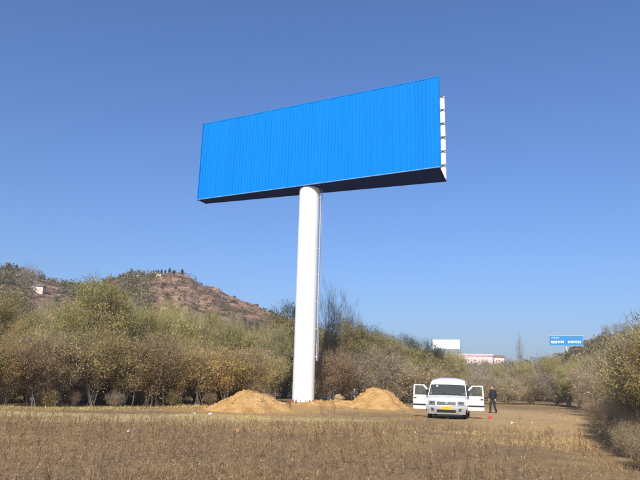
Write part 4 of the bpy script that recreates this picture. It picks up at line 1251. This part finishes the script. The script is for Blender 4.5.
for u, v, w, mt, nm, lab in ((210, 416, 0.15, 'litter_white', 'plastic_bag', 'crumpled white plastic bag at the left end of the left soil heap'),
                             (195, 415, 0.10, 'litter_white', 'paper_scrap', 'small white scrap left of the crumpled white bag'),
                             (176, 417, 0.08, 'litter_white', 'paper_scrap', 'tiny white scrap, leftmost of three near left soil heap'),
                             (128, 434, 0.09, 'litter_white', 'paper_scrap', 'small pale scrap alone in the grass at left'),
                             (237, 433, 0.13, 'litter_orange', 'plastic_bag', 'orange plastic bag in the grass before the left soil heap'),
                             (490, 418, 0.17, 'litter_red', 'plastic_bag', 'red plastic bag on the dirt at the standing person\'s feet'),
                             (512, 424, 0.11, 'litter_white', 'paper_scrap', 'white scrap on the dirt right of the red bag'),
                             (532, 424, 0.07, 'litter_white', 'paper_scrap', 'tiny white scrap furthest right of the red bag'),
                             (597, 425, 0.15, 'litter_white', 'plastic_bag', 'white plastic bag beside the right-hand hedge'),
                             (415, 433, 0.05, 'litter_white', 'paper_scrap', 'tiny pale scrap on the grass in front of the van')):
    p = gnd(u, v)
    w *= 0.66
    o = crumpled(int(u), w, w * 0.8, w * 0.75).build(nm, M[mt], None, loc=(p[0], p[1], hz(p[0], p[1]) + 0.01), rot=(0, 0, random.random() * 6))
    tag(o, lab, 'litter')
# lone dry weeds by the soil
for u, v, h, lab in ((322, 415, 0.75, 'dry leafless weed standing before the pillar foot'), (289, 411, 0.7, 'dry weed at the right end of the left soil heap'), (334, 413, 0.6, 'short dry weed right of the pillar foot')):
    p = gnd(u, v)
    put('weed', p[0], p[1], scale=h, name='dry_weed', label=lab, cat='weed')

# ------------------------------------------------------------------ far things
M['far_white'] = surf('far_white_board', (0.80, 0.78, 0.78), 0.5, 0.03, 0.5)
M['far_blue'] = surf('far_blue_board', (0.002, 0.19, 0.46), 0.5, 0.06, 0.5)
M['pink_wall'] = surf('pink_wall', (0.68, 0.50, 0.47), 0.8, 0.12, 0.5)
M['brick_red'] = surf('brick_wall', (0.30, 0.13, 0.09), 0.9, 0.2, 1.0)
M['cream'] = surf('cream_wall', (0.66, 0.55, 0.44), 0.85, 0.12, 0.6)
M['roof_grey'] = surf('grey_roof', (0.16, 0.14, 0.13), 0.8, 0.2, 0.8)
M['pane'] = surf('dusty_pane', (0.60, 0.43, 0.40), 0.2, 0.2, 1)


def far_board(u0, u1, v0, v1, Y, mat, label):
    a = at_y(u0, v1, Y); b = at_y(u1, v1, Y); t = at_y((u0 + u1) / 2, v0, Y)
    cx, w, z0 = (a[0] + b[0]) / 2, b[0] - a[0], (a[2] + b[2]) / 2
    h = t[2] - z0; g0 = hz(cx, Y)
    e = empty('far_billboard', (cx, Y, g0), -math.atan2(cx, Y)); tag(e, label, 'billboard')
    pn = MB().box((-w / 2, -0.35, z0 - g0), (w / 2, 0.35, z0 - g0 + h)).build('panel', mat, e)
    MB().tube([(0, 0, -0.5), (0, 0, z0 - g0)], 0.33, 14).build('pillar', M['galv'], e, smooth=True)
    MB().box((-w / 2 - 0.08, -0.42, z0 - g0 - 0.14), (w / 2 + 0.08, 0.42, z0 - g0 - 0.004)).build('frame_rail', M['galv'], e)
    MB().box((-w / 2 - 0.08, -0.42, z0 - g0 + h + 0.004), (w / 2 + 0.08, 0.42, z0 - g0 + h + 0.14)).build('frame_rail', M['galv'], e)
    return e, pn, w, h, z0 - g0


far_board(433, 459.5, 340, 348.5, 190, M['far_white'], 'blank white billboard far beyond the trees above the van')
e, pn, w, h, zz = far_board(551, 582, 336, 345.8, 205, M['far_blue'], 'blue billboard with a row of white characters, far right')
rr = random.Random(3)


def glyph(x0, z0, s):
    """strokes of one blurred white character"""
    mb = MB()
    for k in range(2): mb.box((x0, -0.39, z0 + s * (0.1 + 0.42 * k + rr.uniform(0, 0.12))), (x0 + s * rr.uniform(0.6, 0.85), -0.36, z0 + s * (0.28 + 0.42 * k)))
    for k in range(2): mb.box((x0 + s * (0.08 + 0.5 * k), -0.392, z0 + s * rr.uniform(0, 0.2)), (x0 + s * (0.24 + 0.5 * k), -0.361, z0 + s * 0.9))
    return mb


for k in range(9):
    if k == 4: continue
    glyph(-w / 2 + 0.5 + k * (w - 1.0) / 9, zz + h * 0.22, 1.05).build('character', M['far_white'], pn)
for k in range(4): glyph(-w / 2 + 0.7 + k * 0.62, zz + h * 0.74, 0.52).build('character', M['far_white'], pn)


def far_house(x, y, rz, L, D, Hh, wall, roofm, label, nwin, roof_h=0.9, name='house', z=None):
    z0 = hz(x, y) if z is None else z
    e = empty(name, (x, y, z0), rz); tag(e, label, 'building')
    MB().box((-L / 2, -D / 2, -1.5), (L / 2, D / 2, Hh)).build('wall', wall, e)
    MB().add([(-L / 2 - .3, -D / 2 - .3, Hh + .01), (L / 2 + .3, -D / 2 - .3, Hh + .01), (L / 2 + .3, D / 2 + .3, Hh + .01), (-L / 2 - .3, D / 2 + .3, Hh + .01), (-L / 2 - .3, 0, Hh + roof_h), (L / 2 + .3, 0, Hh + roof_h)],
             [(0, 3, 2, 1), (0, 1, 5, 4), (2, 3, 4, 5), (1, 2, 5), (3, 0, 4)]).build('roof', roofm, e)
    for k in range(nwin):
        xx = -L / 2 + (k + 0.5) * L / nwin
        w_ = MB().box((xx - 0.5, -D / 2 - 0.05, Hh * 0.42), (xx + 0.5, -D / 2 + 0.02, Hh * 0.8)).build('window', M['white_paint'], e)
        MB().box((xx - 0.42, -D / 2 - 0.06, Hh * 0.45), (xx + 0.42, -D / 2 - 0.03, Hh * 0.77)).build('pane', M['pane'], w_)
    return e


a = at_y(459.5, 361, 215); b = at_y(492, 361, 215); t = at_y(476, 356.3, 215)
far_house((a[0] + b[0]) / 2, 215, -0.28, b[0] - a[0], 6, t[2] - hz((a[0] + b[0]) / 2, 215), M['pink_wall'], M['pink_wall'], 'long low pale pink building beyond the trees right of white billboard', 9, 0.9, 'long_building')
a = at_y(493.5, 361, 216); b = at_y(506, 361, 216); t = at_y(498, 357.5, 216)
far_house((a[0] + b[0]) / 2, 216.5, -0.3, b[0] - a[0] - 1.2, 5, t[2] - hz((a[0] + b[0]) / 2, 216.5), M['cream'], M['brick_red'], 'short cream building with red roof beside the long pink building', 3, 0.8, 'long_building')
p = hit(37.5, 292, 70)
far_house(p[0], p[1], 0.2, 12 * p[1] / 617, 3, 5.0 * p[1] / 617, M['cream'], M['roof_grey'], 'small cream hut on the wooded slope at far left', 2, 0.8, 'hut')
for u, lab in ((135, 'tiny pale hut on the hilltop, left of the conifers'), (157.5, 'tiny white hut among the hilltop conifers')):
    d = ray(u, 290); d = d / math.hypot(d[0], d[1]); x, y = d[0] * 234, d[1] * 234
    far_house(x, y, 0.1, 1.5, 1.4, 1.25, M['far_white'] if u > 140 else M['cream'], M['roof_grey'], lab, 1, 0.5, 'hut')
# pale retaining wall on the right hill
a = hit(604, 338, 100); d0 = ray(604, 336); d1 = ray(700, 333)
pa = d0[:2] / math.hypot(d0[0], d0[1]) * 228; pb = d1[:2] / math.hypot(d1[0], d1[1]) * 228
L = math.hypot(*(pb - pa)); wl = empty('retaining_wall', (pa[0], pa[1], hz(*pa)), math.atan2(pb[1] - pa[1], pb[0] - pa[0]))
tag(wl, 'long pale pinkish retaining wall along the top of right hill', 'wall')
nseg = 10
for k in range(nseg):
    xm = pa + (pb - pa) * (k + 0.5) / nseg
    MB().box((k * L / nseg + 0.03, -0.3, hz(*xm) - hz(*pa) - 1.0), ((k + 1) * L / nseg - 0.03, 0.3, hz(*xm) - hz(*pa) + 1.7)).build('wall_panel', M['pink_wall'], wl)

# ------------------------------------------------------------------ haze
hm = bpy.data.materials.new('haze'); hm.use_nodes = True
hn = hm.node_tree; hn.nodes.clear()
ho = hn.nodes.new('ShaderNodeOutputMaterial'); hv = hn.nodes.new('ShaderNodeVolumePrincipled')
hv.inputs['Color'].default_value = (0.86, 0.90, 0.96, 1); hv.inputs['Density'].default_value = 0.00055; hv.inputs['Anisotropy'].default_value = 0.1
hn.links.new(hv.outputs[0], ho.inputs['Volume'])
hzb = MB().box((-1000, -1000, -6), (1000, 1000, 75)).build('haze', hm)
tag(hzb, 'thin pale haze in the air over the valley', 'haze', kind='stuff')
